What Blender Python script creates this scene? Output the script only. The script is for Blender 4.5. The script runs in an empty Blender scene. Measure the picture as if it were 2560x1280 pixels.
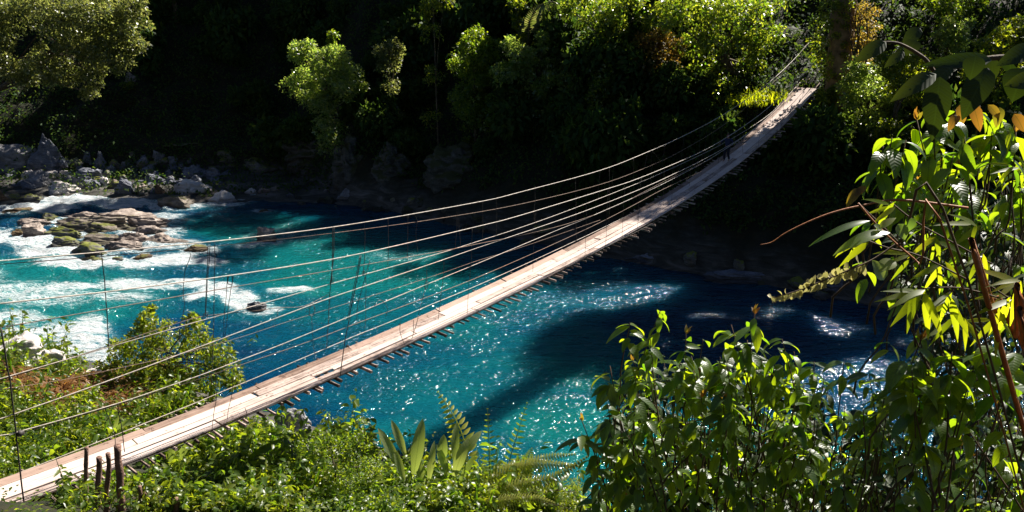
import bpy, bmesh, math, random
import numpy as np
from mathutils import Vector, Matrix

random.seed(7)
rng = np.random.default_rng(11)
scene = bpy.context.scene
COL = scene.collection

# ------------------------------------------------------------------ camera model (photo pixels, 2560 x 1280)
F, CX, CY, HOR, H = 2009.0, 1280.0, 640.0, -40.0, 18.0
PITCH = math.atan((CY - HOR) / F)
CP, SP = math.cos(PITCH), math.sin(PITCH)

def ray(px, py):
    a = (np.asarray(px, float) - CX) / F
    b = (CY - np.asarray(py, float)) / F
    return np.stack([a, CP + b * SP, -SP + b * CP], -1)

EYE = np.array([0.0, 0.0, H])

def onz(px, py, z=0.0):
    r = ray(px, py)
    return EYE + r * ((z - H) / r[..., 2])[..., None]

def at_y(px, py, Y):
    r = ray(px, py)
    return EYE + r * (Y / r[..., 1])[..., None]

def at_k(px, py, k):
    return EYE + ray(px, py) * k

def proj(P):
    P = np.asarray(P, float)
    d = P - EYE
    k = d[..., 1] * CP - d[..., 2] * SP
    v = d[..., 1] * SP + d[..., 2] * CP
    k = np.maximum(k, 1e-3)
    return CX + F * d[..., 0] / k, CY - F * v / k, k

# ------------------------------------------------------------------ noise
def _hash(i, j, k, seed):
    h = (i * 374761393 + j * 668265263 + k * 2147483647 + seed * 974634777) & 0xFFFFFFFF
    h = ((h ^ (h >> 13)) * 1274126177) & 0xFFFFFFFF
    h = h ^ (h >> 16)
    return (h & 0xFFFFFF) / float(0xFFFFFF) * 2 - 1

def vnoise(P, seed=0):
    P = np.asarray(P, float)
    f = np.floor(P).astype(np.int64)
    t = P - f
    t = t * t * (3 - 2 * t)
    out = 0
    for dx in (0, 1):
        wx = t[:, 0] if dx else 1 - t[:, 0]
        for dy in (0, 1):
            wy = t[:, 1] if dy else 1 - t[:, 1]
            for dz in (0, 1):
                wz = t[:, 2] if dz else 1 - t[:, 2]
                out = out + wx * wy * wz * _hash(f[:, 0] + dx, f[:, 1] + dy, f[:, 2] + dz, seed)
    return out

def fbm(P, octv=4, seed=0, gain=0.5):
    P = np.asarray(P, float)
    a, s, out = 1.0, 1.0, 0
    for o in range(octv):
        out = out + a * vnoise(P * s + 17.3 * o, seed + o)
        a *= gain
        s *= 2.03
    return out

def unit(v):
    return v / np.maximum(np.linalg.norm(v, axis=-1, keepdims=True), 1e-9)

def sstep(a, b, x):
    t = np.clip((np.asarray(x, float) - a) / (b - a), 0, 1)
    return t * t * (3 - 2 * t)

# ------------------------------------------------------------------ object helpers
def tag(o, label=None, cat=None, group=None, kind=None):
    if label: o['label'] = label
    if cat: o['category'] = cat
    if group: o['group'] = group
    if kind: o['kind'] = kind
    return o

def empty(name, loc, label=None, cat=None, group=None):
    o = bpy.data.objects.new(name, None)
    o.location = loc
    COL.objects.link(o)
    return tag(o, label, cat, group)

def link_mesh(name, me, parent=None):
    o = bpy.data.objects.new(name, me)
    COL.objects.link(o)
    if parent is not None:
        o.parent = parent
        o.location = -Vector(parent.location)      # mesh data is in world coordinates
    return o

class MB:
    """collects quads (and a per vertex attribute) and links them as ONE mesh object"""
    def __init__(self):
        self.v, self.f, self.a, self.n = [], [], [], 0

    def add(self, verts, quads, attr=None):
        verts = np.asarray(verts, float).reshape(-1, 3)
        quads = np.asarray(quads, np.int64).reshape(-1, 4)
        self.v.append(verts)
        self.f.append(quads + self.n)
        self.a.append(np.zeros((len(verts), 3)) if attr is None else np.asarray(attr, float).reshape(-1, 3))
        self.n += len(verts)

    def mesh(self, name, mats, smooth=True):
        v = np.concatenate(self.v)
        f = np.concatenate(self.f)
        a = np.concatenate(self.a)
        me = bpy.data.meshes.new(name)
        me.vertices.add(len(v))
        me.vertices.foreach_set('co', v.astype(np.float32).ravel())
        me.loops.add(len(f) * 4)
        me.loops.foreach_set('vertex_index', f.astype(np.int32).ravel())
        me.polygons.add(len(f))
        me.polygons.foreach_set('loop_start', (np.arange(len(f)) * 4).astype(np.int32))
        me.polygons.foreach_set('use_smooth', np.full(len(f), smooth))
        at = me.attributes.new('lf', 'FLOAT_VECTOR', 'POINT')
        at.data.foreach_set('vector', a.astype(np.float32).ravel())
        me.update(calc_edges=True)
        for m in (mats if isinstance(mats, (list, tuple)) else [mats]):
            me.materials.append(m)
        return me

    def build(self, name, mats, parent=None, smooth=True):
        return link_mesh(name, self.mesh(name, mats, smooth), parent)

    # ---- shapes
    def leaves(self, P, A, U, L, Wd, curl=0.6, fold=0.25, shape='ovate', nseg=4, rnd=None):
        N = len(P)
        if N == 0: return
        A = unit(A)
        S = unit(np.cross(A, U) + 1e-6)
        U = np.cross(S, A)
        L = np.broadcast_to(L, (N,)).astype(float)
        Wd = np.broadcast_to(Wd, (N,)).astype(float)
        c = np.broadcast_to(curl, (N,)).astype(float).copy()
        c[np.abs(c) < 1e-3] = 1e-3
        rnd = rng.random(N) if rnd is None else np.broadcast_to(rnd, (N,))
        rows, attr = [], []
        for i in range(nseg + 1):
            t = i / nseg
            if shape == 'ovate': w = max(math.sin(math.pi * t ** 0.72), 0) ** 0.85
            elif shape == 'lance': w = max(math.sin(math.pi * t ** 0.6), 0) ** 1.0
            elif shape == 'strap': w = min(1, 0.35 + t * 1.6) * (1 - t ** 3.5) ** 0.7
            elif shape == 'obov': w = max(math.sin(math.pi * t ** 1.35), 0) ** 0.8
            else: w = 1 - t
            w = max(w, 0.03)
            th = c * t
            ctr = P + L[:, None] * (A * (np.sin(th) / c)[:, None] - U * ((1 - np.cos(th)) / c)[:, None])
            nr = U * np.cos(th)[:, None] + A * np.sin(th)[:, None]
            h = (Wd * 0.5 * w)[:, None]
            rows += [ctr - S * h + nr * h * fold, ctr, ctr + S * h + nr * h * fold]
            for u in (-w, 0.0, w):
                attr.append(np.stack([np.full(N, u), np.full(N, t), rnd], -1))
        V = np.stack(rows, 1)
        AT = np.stack(attr, 1)
        q = []
        for i in range(nseg):
            b = i * 3
            q += [[b, b + 1, b + 4, b + 3], [b + 1, b + 2, b + 5, b + 4]]
        q = np.array(q)
        nv = 3 * (nseg + 1)
        Q = (q[None] + (np.arange(N) * nv)[:, None, None]).reshape(-1, 4)
        self.add(V, Q, AT)

    def simple_leaves(self, P, A, U, L, Wd, rnd=None):
        N = len(P)
        A = unit(A)
        S = unit(np.cross(A, U) + 1e-6)
        U = np.cross(S, A)
        L = np.broadcast_to(L, (N,))[:, None]
        Wd = np.broadcast_to(Wd, (N,))[:, None]
        rnd = rng.random(N) if rnd is None else rnd
        V = np.stack([P, P + A * L * .45 - S * Wd * .5 + U * Wd * .12, P + A * L - U * L * .18,
                      P + A * L * .45 + S * Wd * .5 + U * Wd * .12], 1)
        AT = np.stack([np.stack([np.full(N, u), np.full(N, t), rnd], -1) for u, t in ((0, 0), (-1, .45), (0, 1), (1, .45))], 1)
        Q = np.arange(4 * N).reshape(N, 4)
        self.add(V, Q, AT)

    def tube(self, pts, r, n=6, rnd=0.5):
        pts = np.asarray(pts, float)
        m = len(pts)
        r = np.broadcast_to(r, (m,)).astype(float)
        T = np.gradient(pts, axis=0)
        T = unit(T)
        ref = np.array([0.13, 0.21, 0.97]) if abs(T[0, 2]) < .9 else np.array([1.0, 0.1, 0.0])
        S = unit(np.cross(T, ref))
        B = np.cross(T, S)
        ang = np.arange(n) * 2 * math.pi / n
        V = pts[:, None] + r[:, None, None] * (np.cos(ang)[None, :, None] * S[:, None] + np.sin(ang)[None, :, None] * B[:, None])
        V = np.concatenate([V.reshape(-1, 3), pts[:1], pts[-1:]])
        q = []
        for i in range(m - 1):
            for j in range(n):
                k = (j + 1) % n
                q.append([i * n + j, i * n + k, (i + 1) * n + k, (i + 1) * n + j])
        c0, c1 = m * n, m * n + 1
        for j in range(0, n, 2):
            q.append([c0, (j + 2) % n, (j + 1) % n, j])
            q.append([c1, (m - 1) * n + j, (m - 1) * n + (j + 1) % n, (m - 1) * n + (j + 2) % n])
        at = np.zeros((len(V), 3)); at[:, 2] = rnd
        at[:m * n, 1] = np.repeat(np.linspace(0, 1, m), n)
        self.add(V, q, at)

def smooth_path(pts, n=24):
    """Catmull-Rom through the points"""
    p = np.asarray(pts, float)
    p = np.concatenate([[2 * p[0] - p[1]], p, [2 * p[-1] - p[-2]]])
    out = []
    for i in range(1, len(p) - 2):
        for t in np.linspace(0, 1, n, endpoint=False):
            a, b, c, d = p[i - 1], p[i], p[i + 1], p[i + 2]
            out.append(.5 * ((2 * b) + (c - a) * t + (2 * a - 5 * b + 4 * c - d) * t * t + (-a + 3 * b - 3 * c + d) * t ** 3))
    out.append(p[-2])
    return np.array(out)

def poly_pts(poly, n):
    poly = np.array(poly, float)
    lo, hi = poly.min(0), poly.max(0)
    out = []
    while len(out) < n:
        q = rng.uniform(lo, hi, (n * 2, 2))
        x, y = q[:, 0], q[:, 1]
        ins = np.zeros(len(q), bool)
        j = len(poly) - 1
        for i in range(len(poly)):
            xi, yi = poly[i]; xj, yj = poly[j]
            c_ = ((yi > y) != (yj > y)) & (x < (xj - xi) * (y - yi) / (yj - yi + 1e-9) + xi)
            ins ^= c_
            j = i
        out += list(q[ins])
    return np.array(out[:n])

# ------------------------------------------------------------------ materials
def newmat(name):
    m = bpy.data.materials.new(name)
    m.use_nodes = True
    nt = m.node_tree
    nt.nodes.clear()
    out = nt.nodes.new('ShaderNodeOutputMaterial')
    return m, nt, out

def nd(nt, typ, ins=None, **props):
    n = nt.nodes.new(typ)
    for k, v in props.items():
        setattr(n, k, v)
    for k, v in (ins or {}).items():
        if hasattr(v, 'links') or isinstance(v, bpy.types.NodeSocket):
            nt.links.new(v, n.inputs[k])
        else:
            n.inputs[k].default_value = v
    return n

def ramp(nt, fac, stops):
    r = nt.nodes.new('ShaderNodeValToRGB')
    els = r.color_ramp.elements
    while len(els) > 1: els.remove(els[-1])
    els[0].position = stops[0][0]; els[0].color = (*stops[0][1], 1)
    for p, c in stops[1:]:
        e = els.new(p); e.color = (*c, 1)
    nt.links.new(fac, r.inputs[0])
    return r.outputs[0]

def noise(nt, vec, scale, detail=4, rough=.55, dist=0.0):
    n = nd(nt, 'ShaderNodeTexNoise', {'Scale': scale, 'Detail': detail, 'Roughness': rough, 'Distortion': dist})
    if vec is not None: nt.links.new(vec, n.inputs['Vector'])
    return n.outputs['Fac']

def mathn(nt, op, a, b=0.0, clamp=False):
    n = nt.nodes.new('ShaderNodeMath'); n.operation = op; n.use_clamp = clamp
    for i, v in enumerate((a, b)):
        if isinstance(v, bpy.types.NodeSocket): nt.links.new(v, n.inputs[i])
        else: n.inputs[i].default_value = v
    return n.outputs[0]

def mixc(nt, fac, a, b, mode='MIX'):
    n = nt.nodes.new('ShaderNodeMix'); n.data_type = 'RGBA'; n.blend_type = mode
    for i, v in ((0, fac), (6, a), (7, b)):
        if isinstance(v, bpy.types.NodeSocket): nt.links.new(v, n.inputs[i])
        elif i == 0: n.inputs[0].default_value = v
        else: n.inputs[i].default_value = (*v, 1)
    return n.outputs[2]

def position(nt):
    return nt.nodes.new('ShaderNodeNewGeometry').outputs['Position']

def leaf_mat(name, stops, tr, trans=0.5, veins=0.0, rough=0.42, spec=0.5):
    """stops: colour ramp over the per leaf random value; tr: transmitted colour at random 0 and 1"""
    m, nt, out = newmat(name)
    at = nd(nt, 'ShaderNodeAttribute', attribute_name='lf')
    sep = nd(nt, 'ShaderNodeSeparateXYZ', {0: at.outputs['Vector']})
    rnd = sep.outputs[2]
    col = ramp(nt, rnd, stops)
    tc = ramp(nt, rnd, [(0, tr[0]), (1, tr[1])])
    pos = position(nt)
    blot = noise(nt, pos, 30.0, 3)
    col = mixc(nt, mathn(nt, 'MULTIPLY', blot, .5), col, (0.02, 0.035, 0.006), 'MIX')
    bump = None
    if veins > 0:
        au = mathn(nt, 'ABSOLUTE', sep.outputs[0])
        v = mathn(nt, 'SUBTRACT', sep.outputs[1], mathn(nt, 'MULTIPLY', au, .16))
        w = mathn(nt, 'SINE', mathn(nt, 'MULTIPLY', v, 62.0))
        line = mathn(nt, 'POWER', mathn(nt, 'ABSOLUTE', w), 6.0)
        mid = mathn(nt, 'LESS_THAN', au, .06)
        vein = mathn(nt, 'MAXIMUM', mathn(nt, 'MULTIPLY', line, .6), mid)
        tc = mixc(nt, mathn(nt, 'MULTIPLY', vein, veins), tc, (0.05, 0.09, 0.004))
        col = mixc(nt, mathn(nt, 'MULTIPLY', vein, veins * .7), col, (0.12, 0.15, 0.05))
        bump = nd(nt, 'ShaderNodeBump', {'Strength': .16, 'Distance': .003, 'Height': w})
    pr = nd(nt, 'ShaderNodeBsdfPrincipled', {'Base Color': col, 'Roughness': rough, 'Specular IOR Level': spec})
    tl = nd(nt, 'ShaderNodeBsdfTranslucent', {'Color': tc})
    if bump is not None:
        nt.links.new(bump.outputs[0], pr.inputs['Normal'])
    mx = nd(nt, 'ShaderNodeMixShader', {0: trans, 1: pr.outputs[0], 2: tl.outputs[0]})
    nt.links.new(mx.outputs[0], out.inputs[0])
    return m

def simple_mat(name, ca, cb, scale=3.0, rough=.8, bump=.3, stretch=None, spec=.3, bscale=None, detail=5):
    m, nt, out = newmat(name)
    pos = position(nt)
    if stretch is not None:
        mp = nd(nt, 'ShaderNodeMapping', {'Vector': pos, 'Rotation': stretch[1], 'Scale': stretch[0]})
        pos = mp.outputs[0]
    f = noise(nt, pos, scale, detail)
    at = nd(nt, 'ShaderNodeAttribute', attribute_name='lf')
    sep = nd(nt, 'ShaderNodeSeparateXYZ', {0: at.outputs['Vector']})
    f2 = mathn(nt, 'ADD', f, mathn(nt, 'MULTIPLY', mathn(nt, 'SUBTRACT', sep.outputs[2], .5), .6))
    col = ramp(nt, f2, [(.3, ca), (.7, cb)])
    pr = nd(nt, 'ShaderNodeBsdfPrincipled', {'Base Color': col, 'Roughness': rough, 'Specular IOR Level': spec})
    if bump:
        b = nd(nt, 'ShaderNodeBump', {'Strength': bump, 'Distance': .03, 'Height': noise(nt, pos, bscale or scale * 3, 6, .6)})
        nt.links.new(b.outputs[0], pr.inputs['Normal'])
    nt.links.new(pr.outputs[0], out.inputs[0])
    return m

def rock_mat(name, ca, cb, moss=0.0, mosscol=(.11, .12, .015), wet=0.0):
    m, nt, out = newmat(name)
    g = nt.nodes.new('ShaderNodeNewGeometry')
    pos = g.outputs['Position']
    mp = nd(nt, 'ShaderNodeMapping', {'Vector': pos, 'Rotation': (.35, .2, .4), 'Scale': (.6, .6, 2.2)})
    strata = noise(nt, mp.outputs[0], 1.6, 6, .62, .6)
    grain = noise(nt, pos, 9.0, 6, .7)
    f = mathn(nt, 'ADD', mathn(nt, 'MULTIPLY', strata, .65), mathn(nt, 'MULTIPLY', grain, .4))
    col = ramp(nt, f, [(.32, tuple(c * .55 for c in ca)), (.47, ca), (.68, cb)])
    if moss > 0:
        nz = nd(nt, 'ShaderNodeSeparateXYZ', {0: g.outputs['Normal']}).outputs[2]
        mm = noise(nt, pos, 1.1, 5, .65)
        k = mathn(nt, 'ADD', mathn(nt, 'MULTIPLY', nz, .35), mm)
        k = mathn(nt, 'MULTIPLY', mathn(nt, 'SUBTRACT', k, 1.0 - moss), 7.0, True)
        k = mathn(nt, 'MINIMUM', k, 1.0)
        col = mixc(nt, k, col, mosscol)
    # wet band where the water washes the stone
    z = nd(nt, 'ShaderNodeSeparateXYZ', {0: pos}).outputs[2]
    wv = mathn(nt, 'ADD', z, mathn(nt, 'MULTIPLY', noise(nt, pos, 1.4, 3), -.5))
    wk = mathn(nt, 'SUBTRACT', 1.0, mathn(nt, 'MULTIPLY', wv, 4.0), True)
    wk = mathn(nt, 'MINIMUM', mathn(nt, 'MAXIMUM', wk, 0.0), 1.0)
    col = mixc(nt, mathn(nt, 'MULTIPLY', wk, .75), col, tuple(c * .3 for c in ca))
    b = nd(nt, 'ShaderNodeBump', {'Strength': .7, 'Distance': .12, 'Height': f})
    pr = nd(nt, 'ShaderNodeBsdfPrincipled', {'Base Color': col, 'Roughness': .75, 'Specular IOR Level': .3, 'Normal': b.outputs[0]})
    nt.links.new(pr.outputs[0], out.inputs[0])
    return m

M = {}
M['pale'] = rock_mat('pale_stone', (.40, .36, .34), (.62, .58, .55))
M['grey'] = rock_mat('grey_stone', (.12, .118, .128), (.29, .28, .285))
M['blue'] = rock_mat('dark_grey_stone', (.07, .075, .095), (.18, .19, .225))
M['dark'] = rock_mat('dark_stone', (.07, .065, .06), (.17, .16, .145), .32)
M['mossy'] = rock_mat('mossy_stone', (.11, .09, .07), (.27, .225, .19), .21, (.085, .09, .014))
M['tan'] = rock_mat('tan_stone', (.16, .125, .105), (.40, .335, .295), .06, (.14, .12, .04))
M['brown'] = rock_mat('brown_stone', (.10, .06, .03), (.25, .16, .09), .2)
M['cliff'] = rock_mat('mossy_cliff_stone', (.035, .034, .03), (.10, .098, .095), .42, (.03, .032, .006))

def wood_mat(name, ca, cb, cc):
    m, nt, out = newmat(name)
    at = nd(nt, 'ShaderNodeAttribute', attribute_name='lf')
    sep = nd(nt, 'ShaderNodeSeparateXYZ', {0: at.outputs['Vector']})
    vec = nd(nt, 'ShaderNodeCombineXYZ', {0: mathn(nt, 'MULTIPLY', sep.outputs[0], 34.0), 1: mathn(nt, 'MULTIPLY', sep.outputs[1], 1.1), 2: mathn(nt, 'MULTIPLY', sep.outputs[2], 31.0)})
    grain = noise(nt, vec.outputs[0], 1.0, 6, .6, .4)
    blot = noise(nt, position(nt), 1.7, 4)
    f = mathn(nt, 'ADD', mathn(nt, 'MULTIPLY', grain, .7), mathn(nt, 'MULTIPLY', blot, .3))
    f = mathn(nt, 'ADD', f, mathn(nt, 'MULTIPLY', mathn(nt, 'SUBTRACT', sep.outputs[2], .5), .30))
    stain = noise(nt, position(nt), 4.5, 5, .7, .6)
    f = mathn(nt, 'SUBTRACT', f, mathn(nt, 'MULTIPLY', mathn(nt, 'MAXIMUM', mathn(nt, 'SUBTRACT', stain, .56), 0.0), 1.6))
    col = ramp(nt, f, [(.28, cc), (.42, ca), (.7, cb)])
    b = nd(nt, 'ShaderNodeBump', {'Strength': .35, 'Distance': .01, 'Height': grain})
    pr = nd(nt, 'ShaderNodeBsdfPrincipled', {'Base Color': col, 'Roughness': .8, 'Specular IOR Level': .2, 'Normal': b.outputs[0]})
    nt.links.new(pr.outputs[0], out.inputs[0])
    return m
M['plank'] = wood_mat('bleached_planks', (.36, .28, .243), (.52, .425, .375), (.11, .075, .06))
M['plank_brown'] = wood_mat('brown_planks', (.20, .135, .105), (.33, .235, .19), (.08, .048, .035))
M['stick'] = simple_mat('weathered_sticks', (.07, .045, .034), (.38, .28, .23), 5, .85, .5)
M['stake'] = simple_mat('bark_stakes', (.07, .038, .028), (.24, .14, .105), 9, .85, .9, bscale=30)
M['bark'] = simple_mat('bark', (.035, .027, .018), (.12, .09, .06), 4, .9, .8, bscale=9)
M['redbark'] = simple_mat('red_brown_bark', (.08, .05, .022), (.30, .19, .09), 2.5, .9, .9, bscale=7)
M['twig'] = simple_mat('twig', (.035, .022, .012), (.10, .065, .035), 20, .8, .2)
M['redstem'] = simple_mat('red_brown_stem', (.16, .05, .012), (.30, .11, .03), 20, .6, .2)
M['cable'] = simple_mat('steel_cable', (.20, .165, .13), (.46, .39, .33), 7, .5, .3, spec=.5, bscale=60)
M['rust'] = simple_mat('rusty_cable', (.11, .07, .05), (.28, .19, .14), 12, .7, .3, bscale=60)
M['wire'] = simple_mat('dark_wire', (.02, .018, .017), (.06, .05, .045), 12, .6, .2)

G = {}
G['yellow'] = leaf_mat('sunny_leaf', [(0, (.025, .05, .006)), (.5, (.085, .115, .010)), (.85, (.16, .165, .016)), (1, (.21, .18, .025))], ((.14, .27, .006), (.58, .60, .02)), .5, rough=.40, spec=.5)
G['olive'] = leaf_mat('olive_leaf', [(0, (.045, .07, .014)), (.7, (.09, .11, .03)), (1, (.17, .16, .07))], ((.18, .24, .03), (.42, .42, .10)), .48, rough=.34, spec=.8)
G['green'] = leaf_mat('green_leaf', [(0, (.025, .06, .008)), (.6, (.07, .115, .012)), (1, (.15, .17, .022))], ((.11, .26, .008), (.48, .56, .02)), .5, rough=.38, spec=.55)
G['canopy'] = leaf_mat('canopy_leaf', [(0, (.04, .075, .008)), (.6, (.09, .125, .014)), (1, (.17, .17, .03))], ((.12, .28, .008), (.52, .56, .03)), .52, rough=.34, spec=.75)
G['silver'] = leaf_mat('pale_glossy_leaf', [(0, (.05, .09, .025)), (.7, (.11, .15, .05)), (1, (.18, .19, .06))], ((.22, .40, .03), (.60, .68, .10)), .52, rough=.3, spec=.9)
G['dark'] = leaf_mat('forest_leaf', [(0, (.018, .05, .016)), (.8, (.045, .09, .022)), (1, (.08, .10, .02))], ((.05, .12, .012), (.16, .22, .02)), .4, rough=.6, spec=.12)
G['rustleaf'] = leaf_mat('brown_leaf', [(0, (.08, .075, .015)), (1, (.15, .09, .03))], ((.28, .24, .02), (.42, .22, .03)), .5)
G['dry'] = leaf_mat('dry_fern', [(0, (.13, .055, .015)), (1, (.28, .14, .05))], ((.35, .12, .02), (.5, .25, .05)), .45)
G['near'] = leaf_mat('veined_leaf', [(0, (.018, .045, .007)), (.6, (.04, .085, .009)), (.9, (.09, .12, .015)), (1, (.16, .12, .02))], ((.15, .34, .006), (.62, .68, .01)), .55, .5, .36, .6)
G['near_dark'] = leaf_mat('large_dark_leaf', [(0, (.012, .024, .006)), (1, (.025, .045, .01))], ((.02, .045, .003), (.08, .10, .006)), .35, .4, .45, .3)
G['orange'] = leaf_mat('turning_leaf', [(0, (.14, .09, .015)), (1, (.25, .08, .02))], ((.42, .36, .02), (.45, .18, .02)), .5, .5)
G['bamboo'] = leaf_mat('bamboo_leaf', [(0, (.07, .10, .012)), (1, (.13, .15, .02))], ((.40, .52, .008), (.68, .68, .012)), .58, 0, .4)
G['strap'] = leaf_mat('broad_strap_leaf', [(0, (.20, .26, .09)), (1, (.32, .36, .16))], ((.40, .54, .07), (.64, .72, .13)), .5, .35, .32, .8)
G['fern'] = leaf_mat('fern_frond', [(0, (.17, .19, .02)), (1, (.28, .26, .03))], ((.56, .60, .03), (.76, .72, .05)), .52)
G['catkin'] = leaf_mat('pale_bracts', [(0, (.30, .26, .11)), (1, (.42, .36, .18))], ((.4, .38, .1), (.5, .45, .15)), .35)
G['vine'] = leaf_mat('dry_vine', [(0, (.13, .11, .02)), (1, (.24, .15, .04))], ((.38, .32, .03), (.52, .32, .05)), .5)

# ------------------------------------------------------------------ the terrain (both banks and the river bed, one sheet)
SX = np.array([-300, -120, -60, -43, -33, -24, -18, -12, -5.6, .6, 6, 10, 13, 17, 22, 40, 120, 300.])
SY = np.array([74, 72, 69, 66.5, 66.5, 67, 68, 66, 61.5, 57, 53, 50.5, 49, 47, 43.5, 33, 0, -60.])
NX = np.array([-300, -60, -40, -25, -16, -8.6, -4, 0, 3, 6, 15, 40, 120, 300.])
NY = np.array([50, 46, 44, 38.5, 34.5, 30.5, 28, 26.5, 24.5, 22.5, 20, 10, -25, -100.])
FS = np.array([-60, -6, -1.2, 0, 1.2, 3, 6, 10, 16, 25, 36, 48, 60, 120, 400])
FH = np.array([-3, -3, -1.2, 0, 1.9, 3.4, 5.6, 9.5, 17.0, 30, 46, 62, 70, 85, 130])
BS = np.array([-60, -6, -1, 0, 3, 8, 12, 16, 20, 24, 31, 60, 300.])
BH = np.array([-3, -3, -.9, 0, 1.0, 3.0, 5.7, 9.4, 12.6, 14.3, 16.2, 44, 150])
BL = np.array([-3, -3, -.9, 0, .8, 2.0, 3.3, 5.2, 8.0, 11.2, 16.2, 44, 150])

def far_s(X, Y):
    sl = np.gradient(SY, SX)
    c = 1 / np.sqrt(1 + np.interp(X, SX, sl) ** 2)
    return (Y - np.interp(X, SX, SY)) * c

def near_s(X, Y):
    return np.interp(X, NX, NY) - Y

def far_h(X, Y):
    s = far_s(X, Y)
    # a boulder bar lies in front of the slope upstream
    bar = 9.5 * (1 - sstep(-24, -12, X))
    sh = np.where(s > 0, np.maximum(s - bar, 0) , s)
    h = np.interp(sh, FS, FH) + np.where(s > 0, np.minimum(s, bar) * .085, 0)
    # the unseen ridge is lowered downstream to let sun onto the far bank
    g = np.interp(X, [-30, -14, 0, 10, 25, 38], [1, .9, .84, .76, .64, .5])
    h = np.where(h > 16, 16 + (h - 16) * g, h)
    h = np.where(h > 3, 3 + (h - 3) * (1 - .2 * sstep(17, 23, X)), h)
    s = np.where(s > 0, sh, s)
    P = np.stack([X, Y, np.zeros_like(X)], -1).reshape(-1, 3)
    n1 = fbm(P * .16, 4, 3).reshape(X.shape)
    n2 = fbm(P * .55, 4, 9).reshape(X.shape)
    rid = 1 - np.abs(fbm(P * np.array([.22, .34, 1]), 3, 31).reshape(X.shape))
    amp = sstep(-1.5, 6, s)
    return h + amp * (1.5 * n1 + .55 * n2 + .9 * (rid - .6))

def near_h(X, Y):
    s = near_s(X, Y)
    P = np.stack([X, Y, np.zeros_like(X)], -1).reshape(-1, 3)
    n = fbm(P * .35, 4, 5).reshape(X.shape)
    q = .55 * sstep(-3, -8, X) + .45 * sstep(-9.5, -12, X)
    return np.interp(s, BS, BH) * (1 - q) + np.interp(s, BS, BL) * q + sstep(0, 4, s) * sstep(2.5, 7, np.hypot(X, Y)) * .3 * n

def ground(X, Y):
    X = np.asarray(X, float); Y = np.asarray(Y, float)
    return np.maximum(far_h(X, Y), near_h(X, Y))

_gx, _gy, _st = -80.0, -4.0, .4
_A, _B = np.meshgrid(np.arange(_gx, 66, _st), np.arange(_gy, 124, _st), indexing='ij')
_Z = ground(_A, _B)
_exact = ground

def ground(X, Y):
    X = np.asarray(X, float); Y = np.asarray(Y, float)
    fx = np.clip((X - _gx) / _st, 0, _Z.shape[0] - 1.001); fy = np.clip((Y - _gy) / _st, 0, _Z.shape[1] - 1.001)
    i, j = fx.astype(int), fy.astype(int)
    u, v = fx - i, fy - j
    return (_Z[i, j] * (1 - u) + _Z[i + 1, j] * u) * (1 - v) + (_Z[i, j + 1] * (1 - u) + _Z[i + 1, j + 1] * u) * v

def march(px, py, lo=2.0, hi=130.0, step=.35):
    """where the rays through these photo pixels meet the ground"""
    r = ray(px, py).reshape(-1, 3)
    N = len(r)
    k = np.full(N, np.nan)
    live = np.ones(N, bool)
    t = lo
    while t < hi and live.any():
        idx = np.nonzero(live)[0]
        P = EYE + r[idx] * t
        hit = ground(P[:, 0], P[:, 1]) > P[:, 2]
        k[idx[hit]] = t - step * .5
        live[idx[hit]] = False
        t += step * (1 if t < 40 else 1.6)
    return EYE + r * k[:, None], ~np.isnan(k)

def axis(dense, coarse):
    return np.unique(np.concatenate([np.arange(*dense), coarse]).round(3))

gx = axis((-62, 48, .45), np.concatenate([np.linspace(-300, -64, 24), np.linspace(50, 300, 24)]))
gy = axis((4, 100, .45), np.concatenate([np.linspace(-90, 3, 20), np.linspace(102, 420, 24)]))
XX, YY = np.meshgrid(gx, gy, indexing='ij')
ZZ = _exact(XX, YY)
# keep the ground below the tripod
ZZ = np.where(np.hypot(XX, YY) < 3, np.minimum(ZZ, 16.2), ZZ)
ni, nj = XX.shape
ii = np.arange(ni * nj).reshape(ni, nj)
quads = np.stack([ii[:-1, :-1], ii[1:, :-1], ii[1:, 1:], ii[:-1, 1:]], -1).reshape(-1, 4)

def terrain_mat():
    m, nt, out = newmat('bank_soil_and_rock')
    g = nt.nodes.new('ShaderNodeNewGeometry')
    pos = g.outputs['Position']
    mp = nd(nt, 'ShaderNodeMapping', {'Vector': pos, 'Rotation': (.2, .25, .5), 'Scale': (.5, .7, 2.4)})
    st = noise(nt, mp.outputs[0], .9, 7, .65, .8)
    big = noise(nt, pos, .35, 5, .6)
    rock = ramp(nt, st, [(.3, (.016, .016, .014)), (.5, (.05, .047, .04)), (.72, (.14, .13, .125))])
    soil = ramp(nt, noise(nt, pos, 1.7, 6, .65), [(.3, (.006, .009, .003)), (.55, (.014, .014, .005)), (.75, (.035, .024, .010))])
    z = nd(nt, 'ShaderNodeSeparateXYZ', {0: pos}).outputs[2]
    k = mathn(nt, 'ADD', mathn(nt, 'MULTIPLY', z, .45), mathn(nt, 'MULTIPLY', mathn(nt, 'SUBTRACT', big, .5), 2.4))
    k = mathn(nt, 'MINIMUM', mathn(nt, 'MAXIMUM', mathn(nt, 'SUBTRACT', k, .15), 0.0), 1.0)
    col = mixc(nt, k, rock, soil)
    b = nd(nt, 'ShaderNodeBump', {'Strength': .8, 'Distance': .35, 'Height': st})
    pr = nd(nt, 'ShaderNodeBsdfPrincipled', {'Base Color': col, 'Roughness': .85, 'Specular IOR Level': .25, 'Normal': b.outputs[0]})
    nt.links.new(pr.outputs[0], out.inputs[0])
    return m
mb = MB()
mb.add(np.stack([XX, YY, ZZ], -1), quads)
tag(mb.build('terrain', terrain_mat()), kind='structure')

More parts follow.
